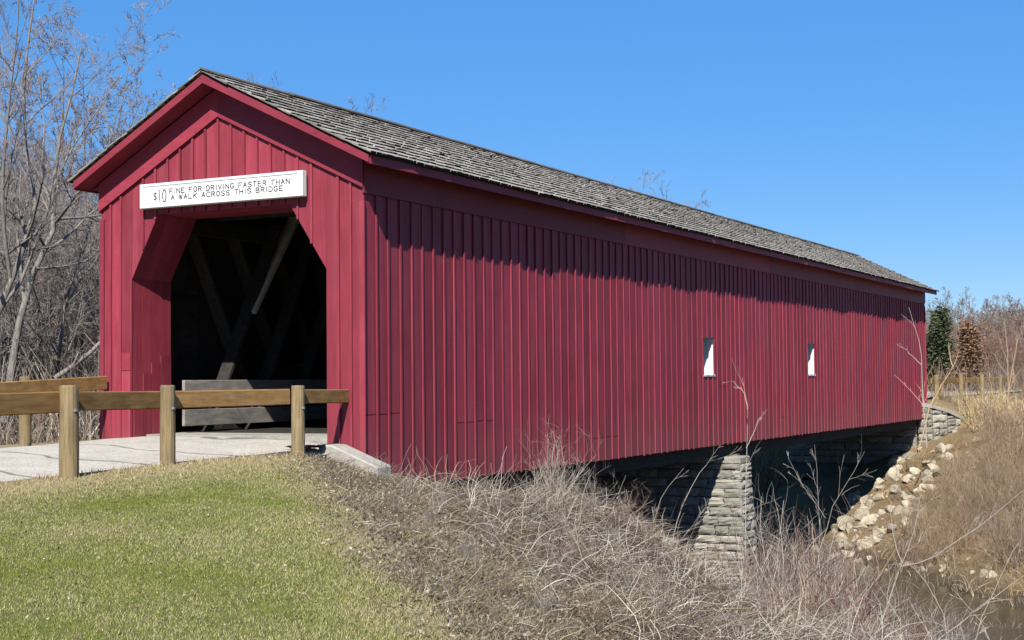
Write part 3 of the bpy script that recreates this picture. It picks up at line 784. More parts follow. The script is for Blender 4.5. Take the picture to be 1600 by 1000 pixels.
PX0, PX1, PY0, PY1, PZ1, PZ0 = -3.1, 2.90, 16.6, 17.4, -1.33, -5.2
pier = empty('stone_pier', (0, 17.2, -4.6)); tag(pier, 'tapered grey limestone pier standing under the middle of the bridge', 'pier')
bt = 0.045
mb = MB(); e_ = 0.10
top = [(PX0 + e_, PY0 + e_), (PX1 - e_, PY0 + e_), (PX1 - e_, PY1 - e_), (PX0 + e_, PY1 - e_)]
q_ = bt * (PZ1 - PZ0); bot = [(PX0 + e_ - q_, PY0 + e_ - q_), (PX1 - e_ + q_, PY0 + e_ - q_), (PX1 - e_ + q_, PY1 - e_ + q_), (PX0 + e_ - q_, PY1 - e_ + q_)]
mb.poly([(x, y - 17.2, PZ0 + 4.6) for x, y in bot] + [(x, y - 17.2, PZ1 + 4.6 - 0.02) for x, y in top], [(0, 3, 2, 1), (4, 5, 6, 7), (0, 1, 5, 4), (1, 2, 6, 5), (2, 3, 7, 6), (3, 0, 4, 7)]).build('core', MORTAR, pier)
course_wall(pier, (PX0, PY0), (PX1, PY0), PZ0, PZ1, 0.215, bt, 1, (0.35, 0.7))
course_wall(pier, (PX1, PY0 + 0.02), (PX1, PY1 - 0.02), PZ0, PZ1, 0.215, bt, 2, (0.35, 0.7))
capn = 7
for i in range(capn):
    w = (PX1 - PX0) / capn
    o = MB().box(-w / 2 + 0.01, w / 2 - 0.01, -(PY1 - PY0) / 2 + 0.01 - 0.03 * (i % 2), (PY1 - PY0) / 2, -0.09, 0.09).build('cap_stone', LIMESTONE, pier, (PX0 + w * (i + 0.5), (PY0 + PY1) / 2 - 17.2, PZ1 + 4.6 + 0.08), bevel=0.03)
MB().box(-2.3, 2.3, -0.25, 0.25, 0, 0.30).build('bearing_timber', OLDTIMBER, pier, (0, 0, PZ1 + 4.6 + 0.175))

# near abutment, its face half buried in the brush
nab = empty('stone_abutment', (1.2, 9.0, -3.5)); tag(nab, 'low pale stone abutment stub half buried in brush on the near bank', 'abutment')
course_wall(nab, (2.75, 8.75), (3.85, 8.45), -4.2, -2.35, 0.26, 0.06, 7, (0.35, 0.6), zclip=lambda x, y: ground_z(x, y) - 0.2)
course_wall(nab, (3.85, 8.47), (4.0, 9.2), -4.2, -2.35, 0.26, 0.06, 8, (0.35, 0.6), zclip=lambda x, y: ground_z(x, y) - 0.2)
MB().prism([(2.8 - 1.2, 8.86 - 9.0, -0.9), (3.72 - 1.2, 8.6 - 9.0, -0.9), (3.85 - 1.2, 9.1 - 9.0, -0.9), (2.85 - 1.2, 9.3 - 9.0, -0.9)], (0, 0, 1.98)).build('core', MORTAR, nab)
# abutment behind the near portal, carrying the bridge end
na2 = empty('stone_abutment', (0, 0.9, -1.2)); tag(na2, 'dark stone abutment carrying the bridge end under the near portal', 'abutment')
MB().box(-2.5, 2.46, -0.85, -0.05, -1.4, 0.25).build('core', MORTAR, na2)
course_wall(na2, (2.46, 0.9), (-2.5, 0.9), -2.6, -0.95, 0.27, 0.02, 10, (0.4, 0.8))

# far abutment and its curved wing wall
fab = empty('stone_abutment', (0, 39.6, -1.6)); tag(fab, 'shaded stone abutment under the far end of the bridge', 'abutment')
MB().box(-2.6, 2.35, -0.2, 1.2, -1.6, 0.66).build('core', MORTAR, fab)
course_wall(fab, (-2.7, 39.3), (2.4, 39.3), -2.6, -0.95, 0.28, 0.03, 12, (0.4, 0.8))
wing = empty('wing_wall', (3.2, 40.6, -1.8)); tag(wing, 'curved grey stone wing wall with sloping coping past the far bridge end', 'wing wall')
wpts = [(2.42, 39.55), (2.95, 39.7), (3.45, 40.05), (3.85, 40.6), (4.1, 41.3)]
wtop = [-0.22, -0.30, -0.48, -0.75, -1.05]
for i in range(4):
    a, b = wpts[i], wpts[i + 1]; zt = (wtop[i] + wtop[i + 1]) / 2 - 0.12
    course_wall(wing, a, b, -2.5, zt, 0.27, 0.0, 20 + i, (0.26, 0.5), depth=0.3)
    MB().prism([(a[0] + .05, a[1] + .14, 0), (b[0] - .02, b[1] + .14, 0), (b[0] - .1, b[1] + .6, 0), (a[0] - .05, a[1] + .6, 0)], (0, 0, zt + 2.45)).build('core', MORTAR, wing).location = Vector((0, 0, -2.5)) - wing.location
    n_ = Vector((b[1] - a[1], -(b[0] - a[0]), 0)).normalized() * 0.07
    MB().poly([(a[0] + n_.x, a[1] + n_.y, wtop[i] - 0.13), (b[0] + n_.x, b[1] + n_.y, wtop[i + 1] - 0.13), (b[0] - n_.x * 8, b[1] - n_.y * 8, wtop[i + 1] - 0.13), (a[0] - n_.x * 8, a[1] - n_.y * 8, wtop[i] - 0.13),
               (a[0] + n_.x, a[1] + n_.y, wtop[i]), (b[0] + n_.x, b[1] + n_.y, wtop[i + 1]), (b[0] - n_.x * 8, b[1] - n_.y * 8, wtop[i + 1] + .03), (a[0] - n_.x * 8, a[1] - n_.y * 8, wtop[i] + .03)],
              [(0, 3, 2, 1), (4, 5, 6, 7), (0, 1, 5, 4), (1, 2, 6, 5), (2, 3, 7, 6), (3, 0, 4, 7)]).build('coping_stone', CONCRETE, wing).location = -wing.location

# riprap rocks spilling down the far bank
def rock_mesh(seed):
    import bmesh
    rr = random.Random(seed); bm = bmesh.new(); bmesh.ops.create_icosphere(bm, subdivisions=2, radius=0.5)
    cuts = []
    for _ in range(11):
        n_ = Vector((rr.gauss(0, 1), rr.gauss(0, 1), rr.gauss(0, 1))).normalized(); cuts.append((n_, rr.uniform(0.20, 0.36)))
    for v_ in bm.verts:
        for n_, d_ in cuts:
            q = v_.co.dot(n_)
            if q > d_: v_.co -= n_ * (q - d_)
        v_.co += Vector((rr.uniform(-.01, .01), rr.uniform(-.01, .01), rr.uniform(-.01, .01)))
    me_ = bpy.data.meshes.new('rock'); bm.to_mesh(me_); bm.free(); me_.materials.append(ROCK); return me_
ROCKS = [rock_mesh(s) for s in range(8)]
ROCK_AT = []
def add_rock(px, py, size, label, group):
    P = hit(px, py, 25, 75)
    o = link('rock', rng.choice(ROCKS), None, None, (P[0], P[1], P[2] + size * rng.uniform(0.0, 0.22))); ROCK_AT.append((P[0], P[1]))
    o.scale = (size * rng.uniform(.9, 1.5), size * rng.uniform(.9, 1.4), size * rng.uniform(.65, 1.0))
    o.rotation_euler = (rng.uniform(-.4, .4), rng.uniform(-.4, .4), rng.uniform(0, 6.3))
    tag(o, label, 'rock', group)
for (px, py, sz) in ((1412, 703, .75), (1405, 722, .62), (1396, 748, .8), (1400, 770, .7), (1393, 798, .55), (1345, 806, .62), (1322, 826, .7), (1348, 800, .5), (1365, 850, .55), (1370, 845, .45)):
    add_rock(px, py, sz, 'large pale cream riprap boulder on the far bank beside the bridge shadow', 'large riprap boulders')
for i in range(150):
    t_ = rng.random() ** 0.9
    cx_ = 1470 - t_ * 165; cy_ = 695 + t_ * 160
    px, py = cx_ + rng.gauss(6, 36), cy_ + rng.gauss(0, 24)
    add_rock(px, py, 0.14 + 0.5 * rng.random() ** 1.6, 'small cream riprap rock strewn down the far bank below the wing wall', 'small riprap rocks')
for i in range(26):
    add_rock(rng.uniform(1300, 1600), rng.uniform(872, 902), rng.uniform(0.15, 0.4), 'pale stone lying along the far waterline of the river', 'waterline stones')

# ------------------------------------------------------------------ grass, litter, brush
nr = np.random.default_rng(3)
def blades(n, xr, yr, maskf, hmin, hmax, cols, wid, name, label, lean=0.5):
    x = nr.uniform(*xr, n); y = nr.uniform(*yr, n)
    keep = nr.random(n) < maskf(x, y); x, y = x[keep], y[keep]; n = len(x)
    z = ground(x, y); h = nr.uniform(hmin, hmax, n) * (0.75 + 0.5 * (0.5 + 0.5 * fbm(x * 2.1, y * 2.1))); a = nr.uniform(0, 2 * math.pi, n)
    dx, dy = np.cos(a), np.sin(a); b = nr.uniform(0, 2 * math.pi, n); ln = nr.uniform(0.1, lean, n) * h * 1.6
    w = nr.uniform(0.6, 1.3, n) * wid
    V = np.stack([np.stack([x - dx * w, y - dy * w, z - 0.01], -1), np.stack([x + dx * w, y + dy * w, z - 0.01], -1),
                  np.stack([x + np.cos(b) * ln, y + np.sin(b) * ln, z + h], -1)], 1)
    ci = cols(x, y, n); C3 = np.repeat(ci[:, None, :], 3, 1)
    o = link(name, np_mesh(name, V.reshape(-1, 3), np.arange(n * 3).reshape(n, 3), BLADE, C3.reshape(-1, 3)))
    return tag(o, label, 'grass', kind='stuff')

def in_view(x, y):
    """keeps scatter to the wedge of ground the camera (or one a few steps aside) can see"""
    dx, dy = x - CAM[0], y - CAM[1]; dep = dx * FW[0] + dy * FW[1]; lat = dx * RT[0] + dy * RT[1]
    return (dep > 5.0) & (np.abs(lat) < 0.36 * dep + 1.6)
def lawn_mask(x, y):
    e = lawn_edge(x, y); d = np.hypot(x - CAM[0], y - CAM[1])
    return np.where((e < 0.25) & (x > 2.45 + 0.15 * fbm(x * 3, y * 3)) & in_view(x, y), 1.0 - 0.75 * smooth01((e + 0.2) / 0.5), 0.0) * np.clip(1.25 - d / 26, 0.3, 1)
def lawn_cols(x, y, n):
    green = smooth01((x - 3.0) / 1.6) * (1 - smooth01((lawn_edge(x, y) + 0.45) / 0.6))
    pch = 0.5 + 0.5 * fbm(x * 0.9 + 5, y * 0.9) + 0.25 * fbm(x * 2.6, y * 2.6)
    pg = np.clip(green * (0.56 + 0.62 * (pch - 0.5) * 2), 0.04, 0.95)
    isg = nr.random(n) < pg
    g1 = np.array([0.16, 0.205, 0.035]); g2 = np.array([0.28, 0.295, 0.065]); s1 = np.array([0.40, 0.34, 0.17]); s2 = np.array([0.54, 0.47, 0.27])
    t = nr.random((n, 1))
    return np.where(isg[:, None], g1 + (g2 - g1) * t, s1 + (s2 - s1) * t) * nr.uniform(0.75, 1.15, (n, 1))
blades(1500000, (2.3, 14.2), (-17.0, 0.2), lawn_mask, 0.008, 0.027, lawn_cols, 0.0032, 'lawn_grass', 'short spring lawn of green and straw coloured grass', 0.9)
blades(9000, (2.0, 4.4), (-10.0, -0.6), lambda x, y: np.where(np.abs(x - 2.45 - 0.15 * fbm(y * 2, y)) < 0.28, 1.0, 0.12) * (lawn_edge(x, y) < 0.2), 0.02, 0.08,
       lambda x, y, n: np.array([0.42, 0.33, 0.19]) * nr.uniform(0.5, 1.25, (n, 1)), 0.006, 'dry_grass', 'dry straw coloured grass along the road edge', 0.9)

blades(480000, (2.3, 16), (-13.5, 12), lambda x, y: np.where((lawn_edge(x, y) > -0.5) & (lawn_edge(x, y) < 9) & in_view(x, y), np.clip((lawn_edge(x, y) + 0.5) / 0.9, 0, 1), 0.0) * np.where((x < 2.6) & (y > 0.1), 0, 1) * np.clip(1.4 - np.hypot(x - CAM[0], y - CAM[1]) / 26, 0.3, 1), 0.01, 0.10,
       lambda x, y, n: np.array([[0.42, 0.345, 0.22], [0.30, 0.24, 0.165], [0.50, 0.43, 0.31], [0.20, 0.15, 0.105], [0.22, 0.22, 0.075]])[np.minimum(nr.integers(0, 5, n) - (nr.random(n) < 0.5), 4)] * nr.uniform(0.45, 1.1, (n, 1)) * (1.0 - 0.35 * smooth01((lawn_edge(x, y) - 1.0) / 2.0))[:, None], 0.0035, 'matted_dry_grass', 'matted dead grass on the rough slope beside the lawn', 2.2)  # grass colour deepens past the lawn edge to stand in for shade among stems
# leaf litter: small curled dead leaves
def litter_patch(n, xr, yr, maskf, size, name, label):
    x = nr.uniform(*xr, n); y = nr.uniform(*yr, n); keep = nr.random(n) < maskf(x, y); x, y = x[keep], y[keep]; n = len(x)
    c_ = np.stack([x, y, ground(x, y) + nr.uniform(0.0, 0.05, n)], -1)
    a = nr.normal(0, 1, (n, 3)); a[:, 2] *= 0.45; a /= np.linalg.norm(a, axis=1, keepdims=True)
    b = nr.normal(0, 1, (n, 3)); b[:, 2] *= 0.45; b -= a * (a * b).sum(1, keepdims=True); b /= np.linalg.norm(b, axis=1, keepdims=True)
    s_ = nr.uniform(0.5, 1.2, (n, 1)) * size
    V = np.stack([c_ - a * s_, c_ + b * s_ * 0.55, c_ + a * s_, c_ - b * s_ * 0.55], 1)
    base = (1.0 - 0.15 * smooth01((lawn_edge(x, y) - 0.2) / 0.6) - 0.28 * smooth01((lawn_edge(x, y) - 1.2) / 2.0))[:, None] * np.array([[0.22, 0.175, 0.125], [0.31, 0.255, 0.19], [0.43, 0.375, 0.30], [0.16, 0.12, 0.085], [0.26, 0.185, 0.115]])[nr.integers(0, 5, n)] * nr.uniform(0.8, 1.2, (n, 1))  # leaves darkened below the brush in place of shade in its gaps
    o = link(name, np_mesh(name, V.reshape(-1, 3), np.arange(n * 4).reshape(n, 4), LEAFLIT, np.repeat(base[:, None], 4, 1).reshape(-1, 3)))
    return tag(o, label, 'leaf litter', kind='stuff')
def slope_mask(x, y):
    s = lawn_edge(x, y)
    return np.where((s > -0.4) & (s < 12) & in_view(x, y), np.clip((s + 0.4) / 0.6, 0.05, 1), 0.0) * (0.5 + 0.5 * smooth01((s - 1.2) / 1.0)) * np.clip(1.5 - np.hypot(x - CAM[0], y - CAM[1]) / 22, 0.2, 1) * np.where((x < 2.6) & (y > 0.1) & (y < 40), 0.0, 1.0)
litter_patch(260000, (2.3, 16), (-13.5, 10), slope_mask, 0.021, 'leaf_litter', 'brown dead leaves covering the slope beside the lawn')
litter_patch(16000, (2.4, 14), (-16.5, 0), lambda x, y: lawn_mask(x, y) * 0.8, 0.015, 'fallen_leaves', 'scattered dead leaf scraps on the lawn')

def canes(base, az, tilt, length, r0, K=6, droop=0.6, wig=0.10, seed=0):
    """arching stems: base (N,3), az/tilt/length/r0 (N,)"""
    q = np.random.default_rng(seed); N = len(base)
    d = np.stack([np.cos(az) * np.sin(tilt), np.sin(az) * np.sin(tilt), np.cos(tilt)], -1)
    P = np.zeros((N, K, 3)); P[:, 0] = base
    st = (length / (K - 1))[:, None]
    dr = np.asarray(droop) * q.uniform(0.3, 1.3, N) if np.ndim(droop) == 0 else droop
    for i in range(1, K):
        P[:, i] = P[:, i - 1] + d * st
        d = d + q.normal(0, wig, (N, 3)); d[:, 2] -= dr / (K - 1) * 1.6
        d /= np.linalg.norm(d, axis=1, keepdims=True)
    Rr = r0[:, None] * np.linspace(1, 0.35, K)[None]
    return P, Rr

CANE_COLS = np.array([[0.36, 0.315, 0.255], [0.60, 0.55, 0.47], [0.22, 0.17, 0.13], [0.21, 0.14, 0.11], [0.44, 0.355, 0.225], [0.12, 0.09, 0.07]])
def cane_object(name, P, Rr, cols, parent=None, flat=False):
    V, F = ribbons(P, Rr, 5) if flat else tubes(P, Rr, 3); c3 = np.repeat(cols, P.shape[1] * (2 if flat else 3), 0)
    return link(name, np_mesh(name, V, F, CANE, c3), None, parent)

# a low tangled mat of fallen canes over the whole near slope
def scatter(n, xr, yr, maskf):
    x = nr.uniform(*xr, n); y = nr.uniform(*yr, n); keep = nr.random(n) < maskf(x, y); x, y = x[keep], y[keep]
    return np.stack([x, y, ground(x, y)], -1)
def brush_height(x, y):
    """low tangle by the bridge, taller willows towards the water on the right"""
    r_ = (x - 14.75) * 0.951 + (y + 18.69) * 0.308
    low = 0.42 - 0.20 * smooth01((r_ + 2.2) / 0.6) * (1 - smooth01((r_ - 0.1) / 0.4))
    return low + 1.2 * smooth01(r_ / 1.4) * (1 - 0.8 * smooth01((r_ - 1.9) / 1.4)) * smooth01((lawn_edge(x, y) - 4.5) / 3)
def mat_mask(x, y):
    e = lawn_edge(x, y) + 0.5 * fbm(x * 1.1, y * 1.1)
    m = np.where((e > -0.35) & (e < 12.5) & in_view(x, y), np.clip((e + 0.35) / 2.2, 0.04, 1), 0) * np.clip(1.35 - np.hypot(x - CAM[0], y - CAM[1]) / 45, 0.5, 1)
    r_ = (x - 14.75) * 0.951 + (y + 18.69) * 0.308   # thinner in front of the pier
    return m * np.where((x < 2.75) & (y > 0.0) & (y < 40), 0.15, 1) * (1 - 0.65 * smooth01((r_ + 2.0) / 0.5) * (1 - smooth01(r_ / 0.4)) * smooth01((e - 3.5) / 1.5))
B = scatter(85000, (0.5, 19), (-11, 19), mat_mask); N = len(B); B[:, 2] -= 0.02
ee = np.clip(lawn_edge(B[:, 0], B[:, 1]) / 4.0, 0.36, 0.9)
flat = nr.random(N) < 0.80
P, Rr = canes(B, nr.uniform(0, 6.283, N), np.where(flat, np.clip(nr.normal(1.2, 0.2, N), 0.6, 1.5), np.clip(np.abs(nr.normal(0.5, 0.35, N)), 0, 1.3)), np.where(flat, nr.uniform(0.3, 1.1, N), nr.uniform(0.3, 1.0, N) * brush_height(B[:, 0], B[:, 1])) * ee, nr.uniform(0.0026, 0.0068, N), 4, np.where(flat, 0.35, 0.8) * nr.uniform(0.4, 1.3, N), 0.16, 1)
print('mat', N)
o = cane_object('dry_brush', P, Rr, CANE_COLS[np.array([0, 1, 2, 3, 4, 5, 2, 3, 5])[nr.integers(0, 9, N)]] * nr.uniform(0.6, 1.15, (N, 1))); tag(o, 'tangled grey mat of dead canes and brambles covering the near river bank', 'brush', kind='stuff')
B = scatter(6500, (2.2, 17), (-7, 16), lambda x, y: np.where((lawn_edge(x, y) > 1.4) & in_view(x, y), np.clip(lawn_edge(x, y) / 5, 0, 1), 0.0) * np.where((x < 2.75) & (y > 0), 0.0, 1)); N = len(B)
P, Rr = canes(B, nr.uniform(0, 6.283, N), np.clip(nr.normal(0.85, 0.4, N), 0.05, 1.45), nr.uniform(0.5, 1.2, N) * (0.45 + 0.75 * brush_height(B[:, 0], B[:, 1])), nr.uniform(0.003, 0.0065, N), 6, 0.75, 0.20, 31)
o = cane_object('bleached_canes', P, Rr, np.array([[0.68, 0.64, 0.57], [0.52, 0.475, 0.41], [0.56, 0.48, 0.36]])[nr.integers(0, 3, N)] * nr.uniform(0.7, 1.15, (N, 1))); tag(o, 'sun-bleached arching canes standing out of the brush on the near bank', 'brush', kind='stuff')
# dead grass on the far bank
def far_mask(x, y):
    s = s_of(x, y); ra = np.array(ROCK_AT); dm = np.full(len(x), 9.0)
    for rx_, ry_ in ra: dm = np.minimum(dm, np.hypot(x - rx_, y - ry_))
    wingd = np.hypot(x - 3.2, y - 39.6)
    return np.where((s > 17.2) & (s < 34), 1.0, 0.0) * np.where((x < 2.6) & (y < 40.5), 0.0, 1.0) * np.where(dm < 0.45, 0.2, 1.0) * np.where(wingd < 2.2, 0.1, 1.0)
B = scatter(26000, (2.0, 17), (16, 50), far_mask); N = len(B)
P, Rr = canes(B, nr.uniform(0, 6.283, N), np.abs(nr.normal(0.3, 0.35, N)), nr.uniform(0.12, 0.45, N), nr.uniform(0.004, 0.009, N), 4, 0.8, 0.12, 2)
FARC = np.array([[0.38, 0.26, 0.13], [0.48, 0.37, 0.21], [0.26, 0.18, 0.11], [0.20, 0.15, 0.11], [0.33, 0.26, 0.19]])
o = cane_object('dead_grass', P, Rr, FARC[nr.integers(0, 5, N)] * nr.uniform(0.75, 1.2, (N, 1)), None, True); tag(o, 'tawny dead grass and weeds covering the far river bank', 'grass', kind='stuff')
ctr = scatter(420, (2.5, 16), (17, 44), far_mask); B = np.repeat(ctr, 26, 0); N = len(B); B[:, :2] += nr.normal(0, 0.11, (N, 2))
P, Rr = canes(B, nr.uniform(0, 6.283, N), np.abs(nr.normal(0.45, 0.35, N)), nr.uniform(0.25, 0.8, N), nr.uniform(0.004, 0.009, N), 4, 0.9, 0.12, 41)
o = cane_object('grass_tufts', P, Rr, np.repeat(FARC[nr.integers(0, 5, len(ctr))] * nr.uniform(0.5, 1.2, (len(ctr), 1)), 26, 0) * nr.uniform(0.8, 1.15, (N, 1)), None, True); tag(o, 'bunched tufts of tan and brown dead grass among the far bank shrubs', 'grass', kind='stuff')
# bright blond grass tuft beside the wing wall
ctr = np.array([hit(1515 + abs(nr.normal(0, 42)), 652 + nr.normal(0, 10), 40, 75) for _ in range(110)])
B = np.repeat(ctr, 22, 0) + np.concatenate([nr.normal(0, 0.12, (2420, 2)), np.zeros((2420, 1))], 1); N = len(B)
P, Rr = canes(B, nr.uniform(0, 6.283, N), np.abs(nr.normal(0.3, 0.3, N)), nr.uniform(0.25, 0.85, N), nr.uniform(0.005, 0.010, N), 5, 0.9, 0.12, 7)
o = cane_object('blond_grass', P, Rr, np.array([0.60, 0.47, 0.26]) * nr.uniform(0.55, 1.15, (N, 1)), None, True); tag(o, 'tall blond dry grass at the top of the far bank beside the wing wall', 'grass', kind='stuff')

# individual leafless shrubs: five kinds of clump, copied with labels of their own
def bush_mesh(seed, n, h, spread, cols, thick=0.0085, forks=2):
    q = np.random.default_rng(seed)
    base = np.concatenate([q.normal(0, 0.14, (n, 2)), np.full((n, 1), -0.15)], 1)
    L1 = q.uniform(0.5, 1.0, n) * h; til = np.abs(q.normal(0.25, spread, n))
    P, Rr = canes(base, q.uniform(0, 6.283, n), til, L1, q.uniform(0.7, 1.3, n) * thick, 6, 0.45, 0.10, seed + 1)
    Ps, Rs = [P], [Rr]; src, srcR = P, Rr
    for lv in range(forks):
        m = 3
        pi = np.repeat(np.arange(len(src)), m); kk = q.integers(1, 5, len(pi))
        b2 = src[pi, kk] + (src[pi, np.minimum(kk + 1, 5)] - src[pi, kk]) * q.random((len(pi), 1))
        P2, R2 = canes(b2, q.uniform(0, 6.283, len(pi)), np.abs(q.normal(0.6, 0.35, len(pi))), q.uniform(0.15, 0.4, len(pi)) * h * (0.62 ** lv), np.maximum(srcR[pi, kk] * 0.62, 0.0018), 6, 0.25, 0.12, seed + 5 + lv)
        Ps.append(P2); Rs.append(R2); src, srcR = P2, R2
    P = np.concatenate(Ps); Rr = np.concatenate(Rs); V, F = tubes(P, Rr, 3)
    cl = cols[q.integers(0, len(cols), len(P))] * q.uniform(0.75, 1.2, (len(P), 1))
    return np_mesh('stems', V, F, CANE, np.repeat(cl, 18, 0))
GREYC = np.array([[0.38, 0.335, 0.29], [0.56, 0.51, 0.45], [0.22, 0.18, 0.15], [0.14, 0.11, 0.09]]); MAROON = np.array([[0.25, 0.15, 0.125], [0.36, 0.25, 0.205], [0.17, 0.095, 0.08], [0.42, 0.36, 0.30]]); PALE = np.array([[0.52, 0.46, 0.39], [0.45, 0.39, 0.32]]); TAN = np.array([[0.40, 0.30, 0.19], [0.33, 0.235, 0.15]])
BUSH = {'grey': [bush_mesh(s, 26, 1.5, 0.45, GREYC) for s in (1, 2, 3)], 'maroon': [bush_mesh(s, 24, 1.4, 0.5, MAROON) for s in (4, 5)],
        'pale': [bush_mesh(s, 14, 1.8, 0.28, PALE, 0.007, 2) for s in (6, 7)], 'tan': [bush_mesh(s, 22, 1.5, 0.35, TAN, 0.007) for s in (8, 9)]}
BL = {'grey': 'grey leafless shrub sprawling on the near bank below the bridge', 'maroon': 'dark reddish leafless bramble shrub on the near bank by the bridge',
      'pale': 'pale upright bundle of dry weed stalks beside the bridge wall', 'tan': 'tan leafless shrub growing on the far bank'}
def add_bush(kind, P, sc_, label=None, group=None):
    o = empty('bare_shrub', P); tag(o, label or BL[kind], 'shrub', group or (kind + ' shrubs on the banks'))
    b_ = link('stems', rng.choice(BUSH[kind]), None, o)
    o.rotation_euler = (0, 0, rng.uniform(0, 6.28)); o.scale = (sc_, sc_, sc_ * rng.uniform(0.85, 1.15))
    return o
def dirpos_(px, t):
    P = pix(px, 592, t); P[2] = ground_z(P[0], P[1]); return P
# along the foot of the wall and down the slope (pixels of the photograph -> ground)
for (px, py, kd_, s_) in ((600, 752, 'grey', .55), (640, 775, 'grey', .6), (690, 800, 'grey', .55), (740, 790, 'grey', .7), (790, 800, 'maroon', .6), (830, 810, 'grey', .75), (880, 830, 'grey', .8), (930, 840, 'maroon', .85),
                          (960, 870, 'grey', .8), (900, 880, 'maroon', .6), (1010, 880, 'maroon', .9), (1050, 890, 'maroon', .6), (1030, 930, 'grey', .55), (1065, 985, 'grey', .3), (980, 930, 'grey', .7), (860, 900, 'grey', .5), (770, 850, 'grey', .45),
                          (1215, 900, 'maroon', 1.3), (1240, 930, 'grey', 1.2), (1260, 900, 'maroon', 1.4), (1290, 930, 'grey', 1.3), (1320, 960, 'grey', 1.2), (1205, 970, 'maroon', .6), (1250, 985, 'grey', 1.0), (1350, 985, 'grey', 1.2), (1400, 990, 'maroon', 1.2),
                          (1220, 870, 'maroon', 1.4), (1300, 895, 'maroon', 1.2), (1165, 995, 'grey', .3), (1120, 998, 'grey', .3), (720, 760, 'maroon', .7), (815, 775, 'grey', .8), (870, 790, 'maroon', .9), (925, 800, 'grey', .9), (975, 820, 'maroon', .85), (670, 830, 'grey', .4), (730, 880, 'grey', .4), (790, 930, 'maroon', .4), (850, 960, 'grey', .4), (930, 970, 'maroon', .45), (620, 800, 'maroon', .35), (1030, 975, 'grey', .6), (1440, 1000, 'grey', .9), (1500, 1010, 'grey', .7), (1570, 1020, 'grey', .7)):
    kn = {'grey': 'grey leafless shrub', 'maroon': 'reddish leafless bramble shrub'}[kd_]
    if px < 850: wh = 'in the low tangle at the foot of the near red wall'
    elif px < 1000: wh = 'on the brushy knoll before the dark gap under the bridge'
    elif px < 1150: wh = 'on the slope between the knoll and the stone pier'
    elif px < 1310: wh = 'standing tall just right of the stone pier'
    else: wh = 'leaning over the water in the lower right corner'
    add_bush(kd_, hit(px, py), s_ * (0.58 if px < 1150 else 0.9), kn + ' ' + wh, kd_ + ' shrubs ' + wh)
for i in range(20):
    px, t_ = rng.uniform(1192, 1315), rng.uniform(25, 33); kd_ = rng.choice(['maroon', 'grey', 'maroon'])
    P = dirpos_(px, t_)
    add_bush(kd_, P, rng.uniform(1.25, 1.9), {'grey': 'tall grey leafless thicket shrub in the gap right of the stone pier', 'maroon': 'tall reddish leafless thicket shrub in the gap right of the stone pier'}[kd_], 'tall ' + kd_ + ' thicket right of the pier')
for i in range(9):
    px, t_ = rng.uniform(1330, 1480), rng.uniform(19, 27); kd_ = rng.choice(['tan', 'grey', 'maroon'])
    P = dirpos_(px, t_)
    add_bush(kd_, P, rng.uniform(0.9, 1.35), kd_.replace('maroon', 'reddish') + ' leafless willow clump on the near bank in the lower right', kd_ + ' willow clumps in the lower right')
for (px, py, s_) in ((858, 748, 0.78), (872, 752, 0.7), (845, 760, .55)):
    add_bush('pale', hit(px, py + 45, 15, 40), s_, None)
for i in range(110):
    px, py = rng.uniform(1405, 1620), rng.uniform(665, 895)
    if px < 1545 and py < 725 or px < 1500 - (py - 690) * 0.6: continue
    add_bush('tan' if rng.random() < .75 else 'maroon', hit(px, py, 30, 80), rng.uniform(0.6, 1.35), 'brown leafless shrub growing on the far bank right of the riprap', 'brown shrubs on the far bank')

# ------------------------------------------------------------------ trees
def grow(P, Rr, n, ang, ratio, q, up=0.1, wig=0.12, tmin=0.25, K=5, rmin=0.004, rk=0.62):
    N, K0, _ = P.shape
    Lp = np.linalg.norm(np.diff(P, axis=1), axis=2).sum(1)
    pi = np.repeat(np.arange(N), n); t = q.uniform(tmin, 1.0, len(pi)) * (K0 - 1.001); k0 = t.astype(int); fr = (t - k0)[:, None]
    b = P[pi, k0] * (1 - fr) + P[pi, k0 + 1] * fr
    T = P[pi, k0 + 1] - P[pi, k0]; T /= np.linalg.norm(T, axis=1, keepdims=True)
    rv = q.normal(0, 1, (len(pi), 3)); rv -= T * (T * rv).sum(1, keepdims=True); rv /= np.linalg.norm(rv, axis=1, keepdims=True)
    a = np.abs(q.normal(ang, ang * 0.3, len(pi)))[:, None]
    d = T * np.cos(a) + rv * np.sin(a)
    L = Lp[pi] * ratio * q.uniform(0.55, 1.15, len(pi)) * (1.1 - 0.5 * t / (K0 - 1))
    r0 = np.maximum((Rr[pi, k0] * (1 - fr[:, 0]) + Rr[pi, k0 + 1] * fr[:, 0]) * rk, rmin)
    O = np.zeros((len(pi), K, 3)); O[:, 0] = b
    for i in range(1, K):
        O[:, i] = O[:, i - 1] + d * (L / (K - 1))[:, None]
        d = d + q.normal(0, wig, d.shape); d[:, 2] += up; d /= np.linalg.norm(d, axis=1, keepdims=True)
    return O, np.maximum(r0[:, None] * np.linspace(1, 0.3, K)[None], rmin * 0.6)

def resample(pts, K=9):
    pts = np.asarray(pts, float); d = np.concatenate([[0], np.cumsum(np.linalg.norm(np.diff(pts, axis=0), axis=1))]); u = np.linspace(0, d[-1], K)
    return np.stack([np.interp(u, d, pts[:, i]) for i in range(3)], -1)

